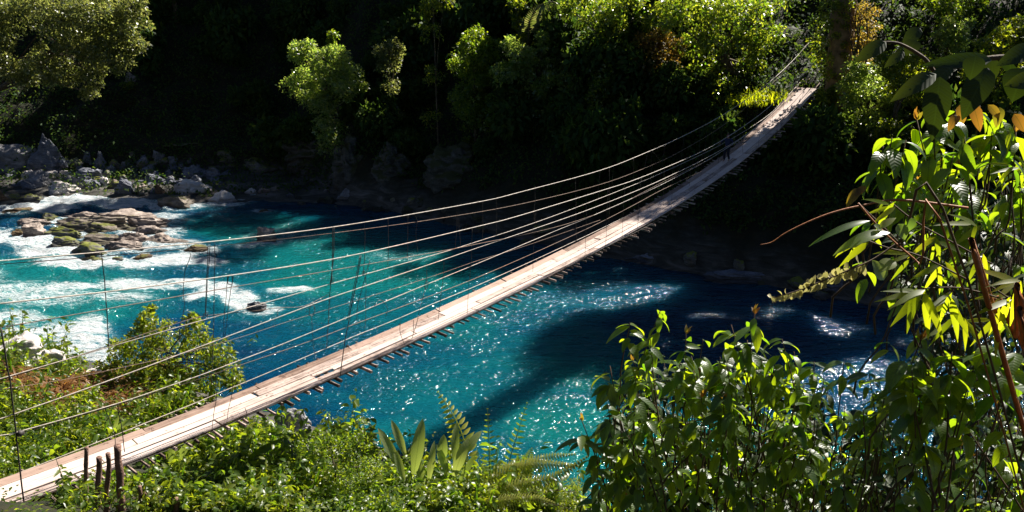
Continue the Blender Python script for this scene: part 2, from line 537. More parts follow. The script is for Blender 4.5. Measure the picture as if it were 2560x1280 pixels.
# ------------------------------------------------------------------ the footbridge
SL = .85
BD = np.array([SL, 1.0]) / math.hypot(SL, 1)          # along, away from the camera
BN = np.array([BD[1], -BD[0]])                         # across, towards the near side
P0 = at_k(1817, 412, 48.0)[:2]

def on_plane(px, py, off):
    """ray through the pixel meets the vertical plane parallel to the bridge, off metres to its near side"""
    r = ray(px, py)
    den = r[..., 0] * BN[0] + r[..., 1] * BN[1]
    k = (P0 @ BN + off) / den
    return EYE + r * k[..., None]

DK = np.array([(0, 1232), (200, 1163), (450, 1085), (700, 970), (850, 903), (1000, 832), (1200, 753), (1400, 652), (1600, 545), (1700, 487), (1817, 410), (1900, 335), (2012, 226)], float)
dp = on_plane(DK[:, 0], DK[:, 1], 0.0)
ds = (dp[:, :2] - P0) @ BD
ZC = np.polyfit(ds, dp[:, 2], 4)
S_MIN, S_MAX = ds[0] - 4.0, ds[-1] + .3

def deck(s, off=0.0, dz=0.0):
    s = np.asarray(s, float); off = np.broadcast_to(off, s.shape)
    xy = P0 + s[..., None] * BD + off[..., None] * BN
    se = np.maximum(s, ds[0])
    z = np.polyval(ZC, se) + dz + (s - se) * .03
    return np.concatenate([xy, z[..., None]], -1)

bridge = empty('suspension_footbridge', tuple(deck(np.array(ds[5]))), 'long narrow plank and cable suspension footbridge crossing the teal river', 'footbridge')

def plank_mesh(s0, s1, o0, o1, dz, tilt, rnd, name, mat):
    n = max(3, int((s1 - s0) / .35))
    ss = np.linspace(s0, s1, n)
    wob = .022 * fbm(np.stack([ss * .9, np.full(n, o0 * 9), np.full(n, rnd * 50)], -1), 3)
    w2 = .022 * fbm(np.stack([ss * 1.1, np.full(n, o1 * 9 + 5), np.full(n, rnd * 50)], -1), 3)
    a = deck(ss, o0 + wob, dz + tilt * .5 + wob * .8)
    b = deck(ss, o1 + w2, dz - tilt * .5 + w2 * .8)
    th = np.array([0, 0, .045])
    V = np.stack([a, b, b - th, a - th], 1)
    V[0, :, :2] += BD * rng.uniform(-.02, .02, (4, 1)); V[-1, :, :2] += BD * rng.uniform(-.02, .02, (4, 1))
    q = []
    for i in range(n - 1):
        for j in range(4):
            k = (j + 1) % 4
            q.append([i * 4 + j, i * 4 + k, (i + 1) * 4 + k, (i + 1) * 4 + j])
    q += [[0, 3, 2, 1], [(n - 1) * 4, (n - 1) * 4 + 1, (n - 1) * 4 + 2, (n - 1) * 4 + 3]]
    u = np.tile([o0, o1, o1, o0], n)
    at = np.stack([u, np.repeat(ss, 4), np.full(n * 4, rnd)], -1)
    m_ = MB(); m_.add(V, q, at)
    return m_.build(name, mat, bridge, smooth=False)

lanes = [(-.72, -.42, 'plank_brown', .05), (-.395, -.03, 'plank', 0), (-.005, .27, 'plank', 0), (.31, .70, 'plank', -.015)]
s_gap = float((on_plane(np.array(818.), np.array(925.), .26)[:2] - P0) @ BD)
for li, (o0, o1, mt, tilt) in enumerate(lanes):
    s = S_MIN - rng.random() * 2
    while s < S_MAX:
        L = rng.uniform(3.4, 4.6)
        e = min(s + L, S_MAX)
        a = max(s, S_MIN)
        if e - a > .4:
            # the broken corner beside the near plank
            if li == 2 and a < s_gap < e:
                rr = rng.random()
                plank_mesh(a, s_gap - .5, o0, o1, .0, tilt, rr, 'plank', M[mt])
                plank_mesh(s_gap - .48, s_gap + .55, o0, o1 - .12, .0, tilt, rr, 'plank', M[mt])
                plank_mesh(s_gap + .57, e - .015, o0, o1, .0, tilt, rr, 'plank', M[mt])
            else:
                plank_mesh(a, e - rng.uniform(.015, .06), o0 + rng.uniform(-.018, .012), o1 + rng.uniform(-.012, .018), rng.uniform(-.008, .016), tilt + rng.uniform(-.008, .008), rng.random(), 'plank', M[mt])
        s = e
        if s >= S_MAX - .01: break

# crosspieces under the deck
SS_ = []
s_ = S_MIN + .6
while s_ < S_MAX - .2:
    SS_.append(s_); s_ += rng.uniform(.24, .46)
SS_ = np.array(SS_)
rest = MB()
order = np.argsort(proj(deck(SS_))[2])
for n_, i_ in enumerate(order):
    s = SS_[i_]
    a0 = -(.70 + rng.uniform(.05, .42)); a1 = .70 + rng.uniform(.08, .55)
    sk = rng.uniform(-.10, .10)
    r = rng.uniform(.03, .058)
    pts = [deck(np.array(s + sk * t), a0 + (a1 - a0) * t, -.085 - r + rng.uniform(-.012, .012)) for t in np.linspace(0, 1, 6)]
    m_ = MB() if n_ < 98 else rest
    m_.tube(pts, r * (1 + rng.uniform(-.15, .15, 6)), 6, rng.random())
    if n_ < 98: m_.build('crosspiece', M['stick'], bridge, smooth=False)
tag(rest.build('crosspieces', M['stick'], bridge, smooth=False), kind='stuff')

# cables: photo traces carried back to the vertical plane of the bridge side they hang on
FARP, NEARP = -.78, .78
CABLES = [
 ('far', 'cable', .026, [(-160, 665), (0, 652), (320, 624), (640, 594), (900, 556), (1200, 504), (1300, 477), (1500, 434), (1615, 380), (1715, 333), (1809, 285), (1900, 227), (1969, 167), (2019, 106), (2062, 62)]),
 ('far', 'rust', .017, [(-160, 671), (0, 660), (320, 634), (640, 606), (900, 575), (1100, 545), (1300, 509), (1500, 464), (1612, 419), (1700, 378), (1809, 315), (1900, 235), (1962, 178), (2019, 108)]),
 ('near', 'cable', .026, [(-160, 776), (0, 759), (320, 722), (640, 678), (900, 637), (1200, 563), (1300, 540), (1500, 475), (1600, 447), (1740, 387), (1819, 341), (1900, 285), (1969, 227), (2018, 176), (2050, 140)]),
 ('near', 'rust', .018, [(3, 818), (320, 766), (560, 718), (827, 676), (1035, 642), (1135, 624), (1210, 604), (1300, 587), (1420, 560), (1540, 516), (1662, 452), (1780, 396)]),
 ('far', 'cable', .021, [(-160, 985), (0, 953), (262, 870), (480, 806), (640, 765), (830, 706), (910, 685), (1100, 637), (1207, 600), (1300, 570), (1417, 525), (1585, 462), (1662, 429), (1800, 364), (1905, 298), (1970, 245), (2010, 195)]),
 ('far', 'rust', .013, [(-160, 975), (0, 950), (272, 864), (437, 810), (512, 790), (637, 777), (700, 769), (760, 765), (822, 735)]),
 ('near', 'cable', .023, [(-160, 1098), (0, 1047), (262, 955), (525, 860), (680, 800), (810, 745), (895, 721), (1072, 667), (1205, 614), (1350, 566), (1450, 533), (1560, 490), (1660, 446), (1780, 388), (1890, 318), (1990, 222)]),
 ('far', 'rust', .012, [(0, 975), (150, 950), (300, 915), (440, 893), (600, 850), (700, 805), (787, 780), (822, 770), (975, 730), (1105, 686), (1195, 645), (1280, 628), (1400, 585), (1500, 550)]),
 ('near', 'cable', .021, [(-160, 1118), (0, 1090), (50, 1083), (285, 1010), (480, 944), (560, 914), (700, 865), (827, 811), (950, 758), (1065, 711), (1155, 677), (1250, 637), (1310, 610), (1395, 572), (1482, 540), (1600, 487), (1690, 443), (1790, 388), (1900, 312), (1985, 238)]),
 ('near', 'rust', .018, [(50, 1084), (285, 1014), (480, 953), (560, 925), (700, 882), (810, 842), (902, 800), (1007, 764), (1162, 711), (1310, 642), (1447, 580), (1525, 545), (1600, 505), (1655, 474), (1760, 425)]),
 ('far', 'cable', .020, [(-160, 1265), (0, 1198), (210, 1119), (328, 1073), (480, 1015), (560, 977), (640, 945), (810, 870), (897, 830), (992, 800), (1080, 760), (1200, 717), (1375, 630), (1562, 540), (1700, 467), (1800, 395), (1900, 310), (1985, 222), (2000, 206)]),
 ('near', 'wire', .013, [(-80, 1290), (0, 1262), (200, 1195), (450, 1118), (640, 1030), (760, 985), (900, 905), (1022, 845), (1180, 775), (1300, 720), (1480, 635), (1640, 552), (1760, 486), (1860, 410), (1940, 335), (2040, 210)]),
]
CAB3D = []
for side, mt, r, pts in CABLES:
    p = np.array(pts, float)
    w = on_plane(p[:, 0], p[:, 1], FARP if side == 'far' else NEARP)
    if mt == 'cable' or len(pts) > 11:
        sc = (w[:, :2] - P0) @ BD
        zf = np.polyfit(sc, w[:, 2], 6 if len(pts) > 10 else 4)
        w[:, 2] = .8 * np.polyval(zf, sc) + .2 * w[:, 2]
    w = smooth_path(w, 6)
    CAB3D.append((side, w))
    m_ = MB(); m_.tube(w, r * .68 * (1 + .10 * fbm(w * 1.5, 2, 4)), 6, .5 if mt != 'rust' else .4)
    m_.build('cable', M[mt], bridge)
# two bearer cables under the crosspieces
for off in (-.45, .45):
    ss = np.linspace(S_MIN, S_MAX + 1.5, 60)
    m_ = MB(); m_.tube(deck(ss, off, -.21), .02, 6); m_.build('bearer_cable', M['rust'], bridge)

HANG = [
 ('far', .014, [(254, 632), (256, 650), (266, 760), (272, 872)]), ('far', .010, [(467, 609), (475, 640), (462, 680), (459, 735), (461, 762), (457, 792), (450, 815), (448, 860)]),
 ('far', .012, [(521, 606), (517, 690), (513, 790)]), ('far', .010, [(526, 605), (519, 700), (514, 788)]), ('far', .012, [(537, 603), (536, 700), (533, 850), (528, 960)]),
 ('near', .009, [(570, 690), (568, 705), (564, 760), (560, 800), (559, 846)]), ('near', .009, [(580, 688), (582, 705), (576, 730), (570, 780), (562, 846)]),
 ('far', .016, [(832, 566), (831, 640), (829, 706)]), ('far', .014, [(836, 566), (834, 640), (826, 710), (822, 790), (816, 870)]), ('far', .010, [(912, 554), (912, 620), (909, 686)]),
 ('near', .016, [(903, 637), (888, 720), (872, 800), (858, 880), (851, 938)]), ('near', .012, [(900, 637), (884, 720), (868, 800)]), ('far', .009, [(914, 688), (915, 730), (914, 790), (912, 822)]),
 ('near', .010, [(925, 652), (905, 720), (895, 760), (892, 800)]), ('far', .010, [(970, 545), (971, 600), (970, 668)]), ('far', .009, [(1020, 536), (1019, 610), (1018, 650)]), ('far', .009, [(1035, 533), (1042, 552), (1040, 580), (1045, 630)]),
 ('far', .009, [(1143, 512), (1142, 560), (1138, 622)]), ('far', .008, [(1148, 511), (1147, 560), (1152, 618)]), ('near', .010, [(1067, 668), (1066, 705), (1058, 740), (1048, 780), (1035, 832)]),
 ('near', .009, [(1110, 655), (1108, 690), (1102, 740), (1095, 800)]), ('far', .009, [(1206, 502), (1207, 550), (1206, 600)]), ('far', .008, [(1240, 494), (1242, 540), (1240, 590)]),
 ('far', .010, [(1337, 467), (1338, 500), (1335, 520), (1336, 557)]), ('near', .008, [(1465, 488), (1466, 540), (1464, 590), (1462, 640)]), ('near', .008, [(1340, 528), (1335, 600), (1332, 680)]),
 ('near', .008, [(1180, 570), (1178, 650), (1172, 720), (1168, 785)]), ('far', .008, [(1523, 425), (1524, 480), (1522, 560)]), ('far', .009, [(1627, 374), (1640, 388), (1651, 403)]), ('far', .009, [(1620, 378), (1615, 400), (1611, 420)]),
 ('near', .020, [(3, 818), (28, 985), (60, 1262)]), ('near', .010, [(262, 1018), (276, 1055), (288, 1100), (286, 1140)]), ('near', .012, [(294, 1008), (303, 1065), (312, 1130)]),
 ('near', .009, [(537, 925), (541, 990), (535, 1030), (530, 1080)]), ('near', .008, [(582, 912), (580, 985), (572, 1020), (566, 1060)]), ('far', .010, [(600, 966), (603, 980), (598, 992), (605, 1022)]),
 ('near', .010, [(613, 1020), (618, 1035), (614, 1048)]), ('near', .010, [(935, 765), (948, 750), (962, 758), (969, 775), (964, 792)]), ('near', .009, [(1003, 792), (1000, 830), (1012, 862)]), ('near', .009, [(1033, 800), (1034, 830), (1030, 850)]),
 ('near', .008, [(697, 800), (693, 780), (700, 772)]), ('near', .008, [(780, 790), (782, 850), (788, 890)]), ('far', .012, [(146, 1143), (144, 1180), (158, 1220)]),
]
for side, r, pts in HANG:
    p = np.array(pts, float)
    w = smooth_path(on_plane(p[:, 0], p[:, 1], FARP if side == 'far' else NEARP), 6)
    w = w + .012 * np.stack([fbm(w * 2.2 + 9 * a, 3, 7) for a in range(3)], -1)
    m_ = MB(); m_.tube(w, r, 5); m_.build('hanger', M['wire'], bridge)
# more thin hangers along the span
for ci, off in ((0, FARP), (2, NEARP)):
    w_ = CAB3D[ci][1]
    sc = (w_[:, :2] - P0) @ BD
    oo = np.argsort(sc)
    for q_ in np.linspace(-14, 8.5, 15):
        q_ = q_ + rng.uniform(-.5, .5)
        zt = float(np.interp(q_, sc[oo], w_[oo, 2])); zb = float(deck(np.array(q_), off, -.1)[2])
        if rng.random() < .4: zb = zt - (zt - zb) * rng.uniform(.35, .8)
        q2 = q_ + rng.uniform(-.35, .35)
        pts = np.array([np.append(P0 + BD * (q_ + (q2 - q_) * t) + BN * off, zt + (zb - zt) * t) for t in np.linspace(0, 1, 9)])
        pts = pts + .03 * np.stack([fbm(pts * 1.3 + 31 * a, 3, 9) for a in range(3)], -1)
        m_ = MB(); m_.tube(pts, rng.uniform(.005, .009), 5); m_.build('hanger', M['wire'], bridge)
# coils of wire and the dark clamp
for cx, cy, r_, off in ((780, 777, .16, FARP), (830, 702, .10, FARP), (909, 683, .08, FARP), (1066, 713, .12, NEARP), (576, 700, .12, NEARP), (513, 792, .10, FARP)):
    c = on_plane(np.array(float(cx)), np.array(float(cy)), off)
    m_ = MB()
    a = np.linspace(0, 4 * math.pi, 40)
    pts = c + np.stack([BD[0] * np.cos(a) * r_ * .7, BD[1] * np.cos(a) * r_ * .7, np.sin(a) * r_ * 1.2], -1) + .012 * np.sin(a * 3)[:, None]
    m_.tube(pts, .011, 5); m_.build('wire_coil', M['wire'], bridge)
c = on_plane(np.array([42., 60.]), np.array([1086., 1080.]), NEARP)
m_ = MB(); m_.tube(smooth_path(c, 4), [.05, .085, .085, .07, .05][:5], 8); m_.build('cable_clamp', M['wire'], bridge)

# ------------------------------------------------------------------ rocks
bm = bmesh.new()
bmesh.ops.create_icosphere(bm, subdivisions=5, radius=1)
bm.verts.ensure_lookup_table()
ICO_V = np.array([v.co[:] for v in bm.verts])
ICO_F = np.array([[v.index for v in f.verts] for f in bm.faces])
bm.free()

def rock_mesh(seed, size, mat, pointed=0.0, facets=5, slab=0.0, rough=1.0):
    r = np.random.default_rng(seed)
    v = ICO_V.copy()
    for _ in range(facets):
        n = unit(r.normal(size=3)); n[2] = abs(n[2]) * .8; n = unit(n)
        d = r.uniform(.45, .8)
        over = np.maximum(0, v @ n - d)
        v = v - over[:, None] * n * .92
    v = v * (1 + .20 * fbm(ICO_V * 1.1 + seed * 3.1, 3, seed)[:, None])
    rg = 1 - np.abs(fbm(v * np.array([1.3, 1.3, 2.6]) + seed * 1.7, 4, seed + 3))
    v = v + ICO_V * (rough * (.09 * fbm(ICO_V * 4.0 + seed, 4, seed + 5) + .16 * (rg - .6))[:, None])
    if slab:
        lay = (v[:, 2] + .22 * v[:, 0] + .1 * vnoise(v * 1.4, seed)) * 3.4
        fr = lay - np.floor(lay)
        v[:, :2] *= (1 - slab * .16 * sstep(.55, 1.0, fr) + slab * .05 * sstep(0, .3, fr))[:, None]
    if pointed:
        k = 1 - pointed * np.clip(v[:, 2], 0, 1)
        v[:, :2] *= k[:, None]
    lo, hi = v.min(0), v.max(0)
    v = (v - (lo + hi) / 2) / ((hi - lo) / 2)
    # bounding box -1..1 ; sink the lower 35 %
    v[:, 2] = (v[:, 2] + .3) / 1.3
    v = v * np.array([size[0] / 2, size[1] / 2, size[2]])
    me = bpy.data.meshes.new('rock')
    me.from_pydata(v.tolist(), [], ICO_F.tolist())
    me.polygons.foreach_set('use_smooth', np.full(len(ICO_F), True))
    me.materials.append(mat)
    return me

ROCKPOS = []
def rock(x0, x1, y0, y1, mat, label, name='boulder', cat='boulder', z0=-.05, pointed=0.0, facets=5, slab=0.0, dep=.75, seed=None, group=None, base=None):
    if base is None:
        c = onz((x0 + x1) / 2, y1, z0)
        P_, ok_ = march(np.array([(x0 + x1) / 2.]), np.array([float(y1)]), lo=20)
        if ok_[0] and P_[0][2] > z0 and z0 > -.04: c = P_[0] - np.array([0, 0, .12])
        elif ok_[0] and P_[0][2] > .05: c = P_[0] - np.array([0, 0, .12])
    else: c = np.array(base)
    k = proj(c)[2]
    w = (x1 - x0) / F * k
    dpt = max(w * dep, .3)
    cy = c[1] + dpt * .42
    cx = c[0] * cy / c[1]
    top = at_y((x0 + x1) / 2, y0, cy + dpt * .1)[2]
    h = max(top - c[2], .15)
    grow = 1.13 if (base is None and x0 < 420 and 525 < y0 < 612) else 1.0
    sd = int(x0 * 7 + y0 * 13) % 9973 if seed is None else seed
    me = rock_mesh(sd, (w * (1.16 if slab else 1.06) * grow * cy / c[1], dpt * grow, h * grow), M[mat], pointed, facets, slab, 1.8 if mat == 'cliff' else 1.0)
    me.name = name
    o = bpy.data.objects.new(name, me)
    o.location = (cx, cy, c[2])
    if c[2] < .1: ROCKPOS.append((cx, cy, w * .55, dpt * .5))
    COL.objects.link(o)
    tag(o, label, cat, group)
    return o

RL = [
 (-14, 112, 356, 432, 'grey', 'huge grey boulder with a rough mottled face on the far shore at the left edge', dict(facets=7, dep=.7, z0=.1)),
 (84, 182, 331, 432, 'blue', 'dark pointed boulder standing just behind the huge mottled boulder', dict(pointed=.75, z0=.3, dep=.7)),
 (160, 203, 395, 425, 'pale', 'bright angular rock right of the pointed dark boulder', dict(z0=.6)),
 (58, 93, 424, 447, 'pale', 'rounded pale rock at the foot of the huge mottled boulder', dict(z0=.4)),
 (70, 131, 426, 471, 'grey', 'rounded grey boulder with a pale sunlit right cheek near the white water', dict()),
 (121, 194, 452, 491, 'pale', 'long pale tilted boulder with a dark crack above the white water', dict(slab=1, dep=.6)),
 (114, 152, 425, 446, 'pale', 'small pale rock wedged behind the rounded grey boulder', dict(z0=.3)),
 (150, 182, 424, 440, 'pale', 'small flat pale rock below the bright angular rock', dict(z0=.5)),
 (154, 187, 438, 449, 'grey', 'thin low stone between the flat pale rock and the long tilted boulder', dict(z0=.3)),
 (184, 266, 419, 457, 'blue', 'broad dark mound of stone behind the long tilted boulder', dict(z0=.3)),
 (237, 276, 377, 432, 'blue', 'tall dark boulder with a lit tip on the far shore', dict(z0=.6, pointed=.3)),
 (178, 236, 438, 472, 'blue', 'smooth dark rounded boulder right of the long pale tilted boulder', dict()),
 (247, 274, 442, 467, 'pale', 'small pale upright rock among dark boulders', dict()),
 (272, 302, 446, 466, 'tan', 'small tan rock beside the pale upright rock', dict()),
 (290, 342, 444, 486, 'blue', 'dark rounded boulder at the top edge of the white water', dict()),
 (342, 381, 457, 487, 'tan', 'brownish boulder with a sharp pale ledge by the white water', dict(slab=1)),
 (330, 379, 380, 413, 'blue', 'rounded blue grey boulder high on the shaded far shore', dict(z0=1.0)),
 (382, 419, 374, 416, 'blue', 'dark boulder with one bright white spot on the shaded shore', dict(z0=1.0)),
 (417, 456, 389, 416, 'blue', 'low dark boulder beside the one with a white spot', dict(z0=.9)),
 (360, 412, 434, 461, 'blue', 'dim boulder behind the brown mottled stone', dict(z0=.3)),
 (450, 516, 412, 447, 'blue', 'large slate coloured boulder right behind the big bright slab', dict(z0=.4)),
 (514, 556, 417, 448, 'blue', 'dark boulder half hidden at the right of the slate coloured one', dict(z0=.3)),
 (438, 542, 444, 490, 'pale', 'big bright cream slab boulder with a crack on the far shore', dict(dep=.7, facets=4)),
 (394, 492, 483, 524, 'mossy', 'black fronted boulder with yellow moss edge standing in the white water', dict(facets=6, dep=.9)),
 (524, 594, 473, 511, 'pale', 'pale wedge shaped rock sloping into the water right of the big bright slab', dict(pointed=.4)),
 (564, 601, 457, 477, 'grey', 'small grey rock right above the pale wedge', dict()),
 (537, 561, 449, 466, 'blue', 'small dark stone touching the big bright slab', dict()),
 (612, 641, 469, 485, 'pale', 'small rounded cream stone alone in the shallows', dict()),
 (646, 676, 467, 485, 'tan', 'small two toned stone right of the cream one', dict()),
 (670, 705, 464, 478, 'mossy', 'low mossy stone at the end of the shallows', dict()),
 (417, 437, 439, 457, 'grey', 'tiny grey stone left of the big bright slab', dict()),
 (388, 413, 458, 487, 'brown', 'brown mottled stone just above the black fronted boulder', dict()),
 (714, 736, 483, 495, 'blue', 'flat stone awash in the dark water', dict()),
 (806, 831, 470, 483, 'grey', 'small pale grey stone in the shade by the far bank', dict()),
 (843, 897, 472, 498, 'grey', 'flat grey wedge stone in the shade by the far bank', dict(dep=.6)),
 (-10, 24, 474, 506, 'brown', 'brown rock cut by the left edge above the rapids', dict()),
 (20, 62, 484, 510, 'dark', 'low dark mossy rock beside the brown one above the rapids', dict()),
 (58, 112, 482, 512, 'dark', 'wide dark mossy rock lying against the rapids', dict()),
 # the rock islet in the rapids
 (244, 416, 526, 560, 'tan', 'longest smooth slab on the back of the rock islet', dict(slab=1, dep=.35, facets=3)),
 (316, 407, 545, 575, 'tan', 'smooth sloping slab below the longest one on the islet', dict(slab=1, dep=.4, facets=3)),
 (148, 312, 541, 582, 'mossy', 'dark sided middle slab of the rock islet', dict(slab=1, dep=.4)),
 (154, 242, 530, 556, 'tan', 'low rough ridge at the back of the islet', dict(dep=.4)),
 (108, 160, 534, 560, 'dark', 'dark round rock at the back left of the islet', dict()),
 (48, 139, 548, 575, 'tan', 'knobbly rock with hollows on the left of the islet', dict(dep=.5, facets=8)),
 (60, 117, 563, 600, 'tan', 'pale hollowed rock in front of the knobbly one', dict(facets=8)),
 (110, 206, 568, 601, 'dark', 'broken dark row of stone left of the mossy slab', dict(dep=.4)),
 (206, 328, 560, 592, 'mossy', 'bright green mossy slab in the centre of the islet', dict(slab=1, dep=.45)),
 (308, 367, 570, 590, 'mossy', 'small mossy block right of the bright mossy slab', dict()),
 (333, 418, 564, 592, 'tan', 'tapered slab at the right end of the islet', dict(dep=.45, pointed=.3)),
 (138, 203, 594, 626, 'dark', 'black block of stone splashed by foam in front of the islet', dict()),
 (212, 314, 586, 618, 'mossy', 'rounded green topped slab in front of the islet', dict(dep=.5)),
 (298, 384, 584, 620, 'tan', 'layered humped rock right of the green topped slab', dict(slab=1, dep=.5)),
 (183, 265, 608, 646, 'dark', 'dark wedge lowest on the islet above the top cable', dict(dep=.6)),
 (266, 362, 604, 632, 'tan', 'brown humped rock behind the top bridge cable', dict(dep=.5)),
 (372, 464, 585, 622, 'tan', 'pointed two faced rock at the right tip of the islet', dict(pointed=.4)),
 (203, 262, 638, 664, 'dark', 'wet black rock seen under the top cable on the left', dict()),
 (258, 314, 640, 662, 'dark', 'wet black rock under the top cable right beside its twin', dict()),
 (333, 380, 635, 654, 'brown', 'wet brown stone awash below the islet', dict()),
 (33, 57, 575, 594, 'brown', 'small red brown stone at the left end of the islet', dict()),
 (8, 84, 517, 537, 'brown', 'brown shoal rock awash left of the islet', dict()),
 (462, 520, 610, 634, 'brown', 'brown low rock trailing from the tip of the islet', dict()),
 (640, 692, 568, 612, 'tan', 'lone pale rock splitting the current in mid river', dict(facets=6)),
 (618, 668, 752, 782, 'grey', 'dark grey rock at the end of the big white splash', dict()),
 (648, 672, 523, 534, 'brown', 'tiny brown rock breaking the surface upstream', dict()),
 # dim ledges on the right far bank
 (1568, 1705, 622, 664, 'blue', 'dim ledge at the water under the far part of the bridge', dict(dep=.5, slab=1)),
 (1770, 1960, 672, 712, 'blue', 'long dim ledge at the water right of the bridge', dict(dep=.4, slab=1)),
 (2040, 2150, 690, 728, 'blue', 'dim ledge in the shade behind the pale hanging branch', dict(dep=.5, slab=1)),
]
for x0, x1, y0, y1, mt, lab, kw in RL:
    rock(x0, x1, y0, y1, mt, lab, 'boulder' if (x1 - x0) > 45 else 'rock', 'boulder' if (x1 - x0) > 45 else 'rock', **kw)

# ------------------------------------------------------------------ the river
def blobs(px, py, lst):
    out = np.zeros_like(px)
    for cx, cy, rx, ry, st in lst:
        d = np.sqrt(((px - cx) / rx) ** 2 + ((py - cy) / ry) ** 2)
        out = np.maximum(out, st * (1 - sstep(.35, 1.15, d)))
    return out
FOAM = [(-10, 525, 60, 20, 1.), (110, 520, 110, 16, .95), (190, 505, 120, 17, 1.), (310, 512, 130, 15, 1.), (405, 520, 60, 9, .8),
        (-40, 600, 120, 30, .9), (60, 606, 110, 24, .95), (130, 632, 120, 22, .95), (210, 664, 170, 13, .9), (330, 668, 120, 11, .85), (430, 650, 110, 20, .95), (515, 656, 70, 13, .95),
        (60, 740, 260, 45, .55), (-120, 700, 180, 60, .6), (180, 720, 130, 14, .66), (350, 715, 150, 20, .72), (470, 708, 100, 16, .78), (300, 745, 120, 14, .6),
        (600, 752, 58, 30, 1.0), (545, 730, 70, 24, .85), (500, 745, 60, 15, .7), (740, 725, 70, 12, .68), (690, 730, 40, 8, .6),
        (120, 845, 210, 44, .64), (225, 835, 70, 62, .78), (40, 800, 120, 28, .6), (250, 890, 80, 30, .7), (180, 880, 100, 25, .7),
        (655, 609, 50, 7, .9), (610, 618, 40, 6, .7), (455, 503, 70, 7, .7), (560, 512, 70, 8, .62), (655, 527, 45, 5, .62), (590, 505, 60, 6, .55),
        (700, 590, 140, 30, .34), (1000, 640, 130, 22, .3), (420, 540, 60, 12, .55), (440, 580, 40, 25, .45)]
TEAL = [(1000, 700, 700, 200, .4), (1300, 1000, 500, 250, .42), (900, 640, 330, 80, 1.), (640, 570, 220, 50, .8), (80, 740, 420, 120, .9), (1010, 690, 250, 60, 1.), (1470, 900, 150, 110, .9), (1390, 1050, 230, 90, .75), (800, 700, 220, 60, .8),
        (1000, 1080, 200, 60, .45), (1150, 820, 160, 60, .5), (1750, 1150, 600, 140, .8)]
wx = axis((-48, 34, .22), np.concatenate([np.linspace(-300, -49, 30), np.linspace(35, 300, 30)]))
wy = axis((17, 72, .22), np.concatenate([np.linspace(-120, 16, 20), np.linspace(73, 90, 6)]))
WX, WY = np.meshgrid(wx, wy, indexing='ij')
wp = np.stack([WX.ravel(), WY.ravel(), np.zeros(WX.size)], -1)
wpx, wpy, wk = proj(wp)
vis = wp[:, 1] > 12
foam = np.where(vis, blobs(wpx, wpy, FOAM), 0)
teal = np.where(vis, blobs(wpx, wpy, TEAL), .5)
warp = fbm(wp * np.array([.25, .6, 1]), 3, 77)
for (rx_, ry_, ra, rb) in ROCKPOS:
    dd = np.hypot((wp[:, 0] - rx_ - .35 * ra) / (ra + .55), (wp[:, 1] - ry_ + .25 * rb) / (rb + .45))
    foam = np.maximum(foam, np.where(vis, .56 * (1 - sstep(.7, 1.25, dd + .25 * warp)), 0) * np.where(wpx < 760, 1, .3))
rough_w = blobs(wpx, wpy, [(100, 620, 420, 130, 1.), (100, 780, 560, 130, .9), (250, 515, 300, 30, .8), (560, 740, 160, 60, .9), (600, 560, 180, 60, .3)]) * vis
wz = .07 * fbm(wp * np.array([.5, .9, 1]) + warp[:, None] * .6, 3, 21) + rough_w * (.30 * fbm(wp * np.array([.5, 1.2, 1]) + warp[:, None], 4, 41) + .16 * (1 - np.abs(fbm(wp * np.array([.9, 1.8, 1]), 3, 51)))) + foam * (.10 + .22 * np.clip(fbm(wp * np.array([1.0, 2.0, 1]), 3, 63), -.5, 1))
ni, nj = WX.shape
ii = np.arange(ni * nj).reshape(ni, nj)
quads = np.stack([ii[:-1, :-1], ii[1:, :-1], ii[1:, 1:], ii[:-1, 1:]], -1).reshape(-1, 4)
wp[:, 2] = wz

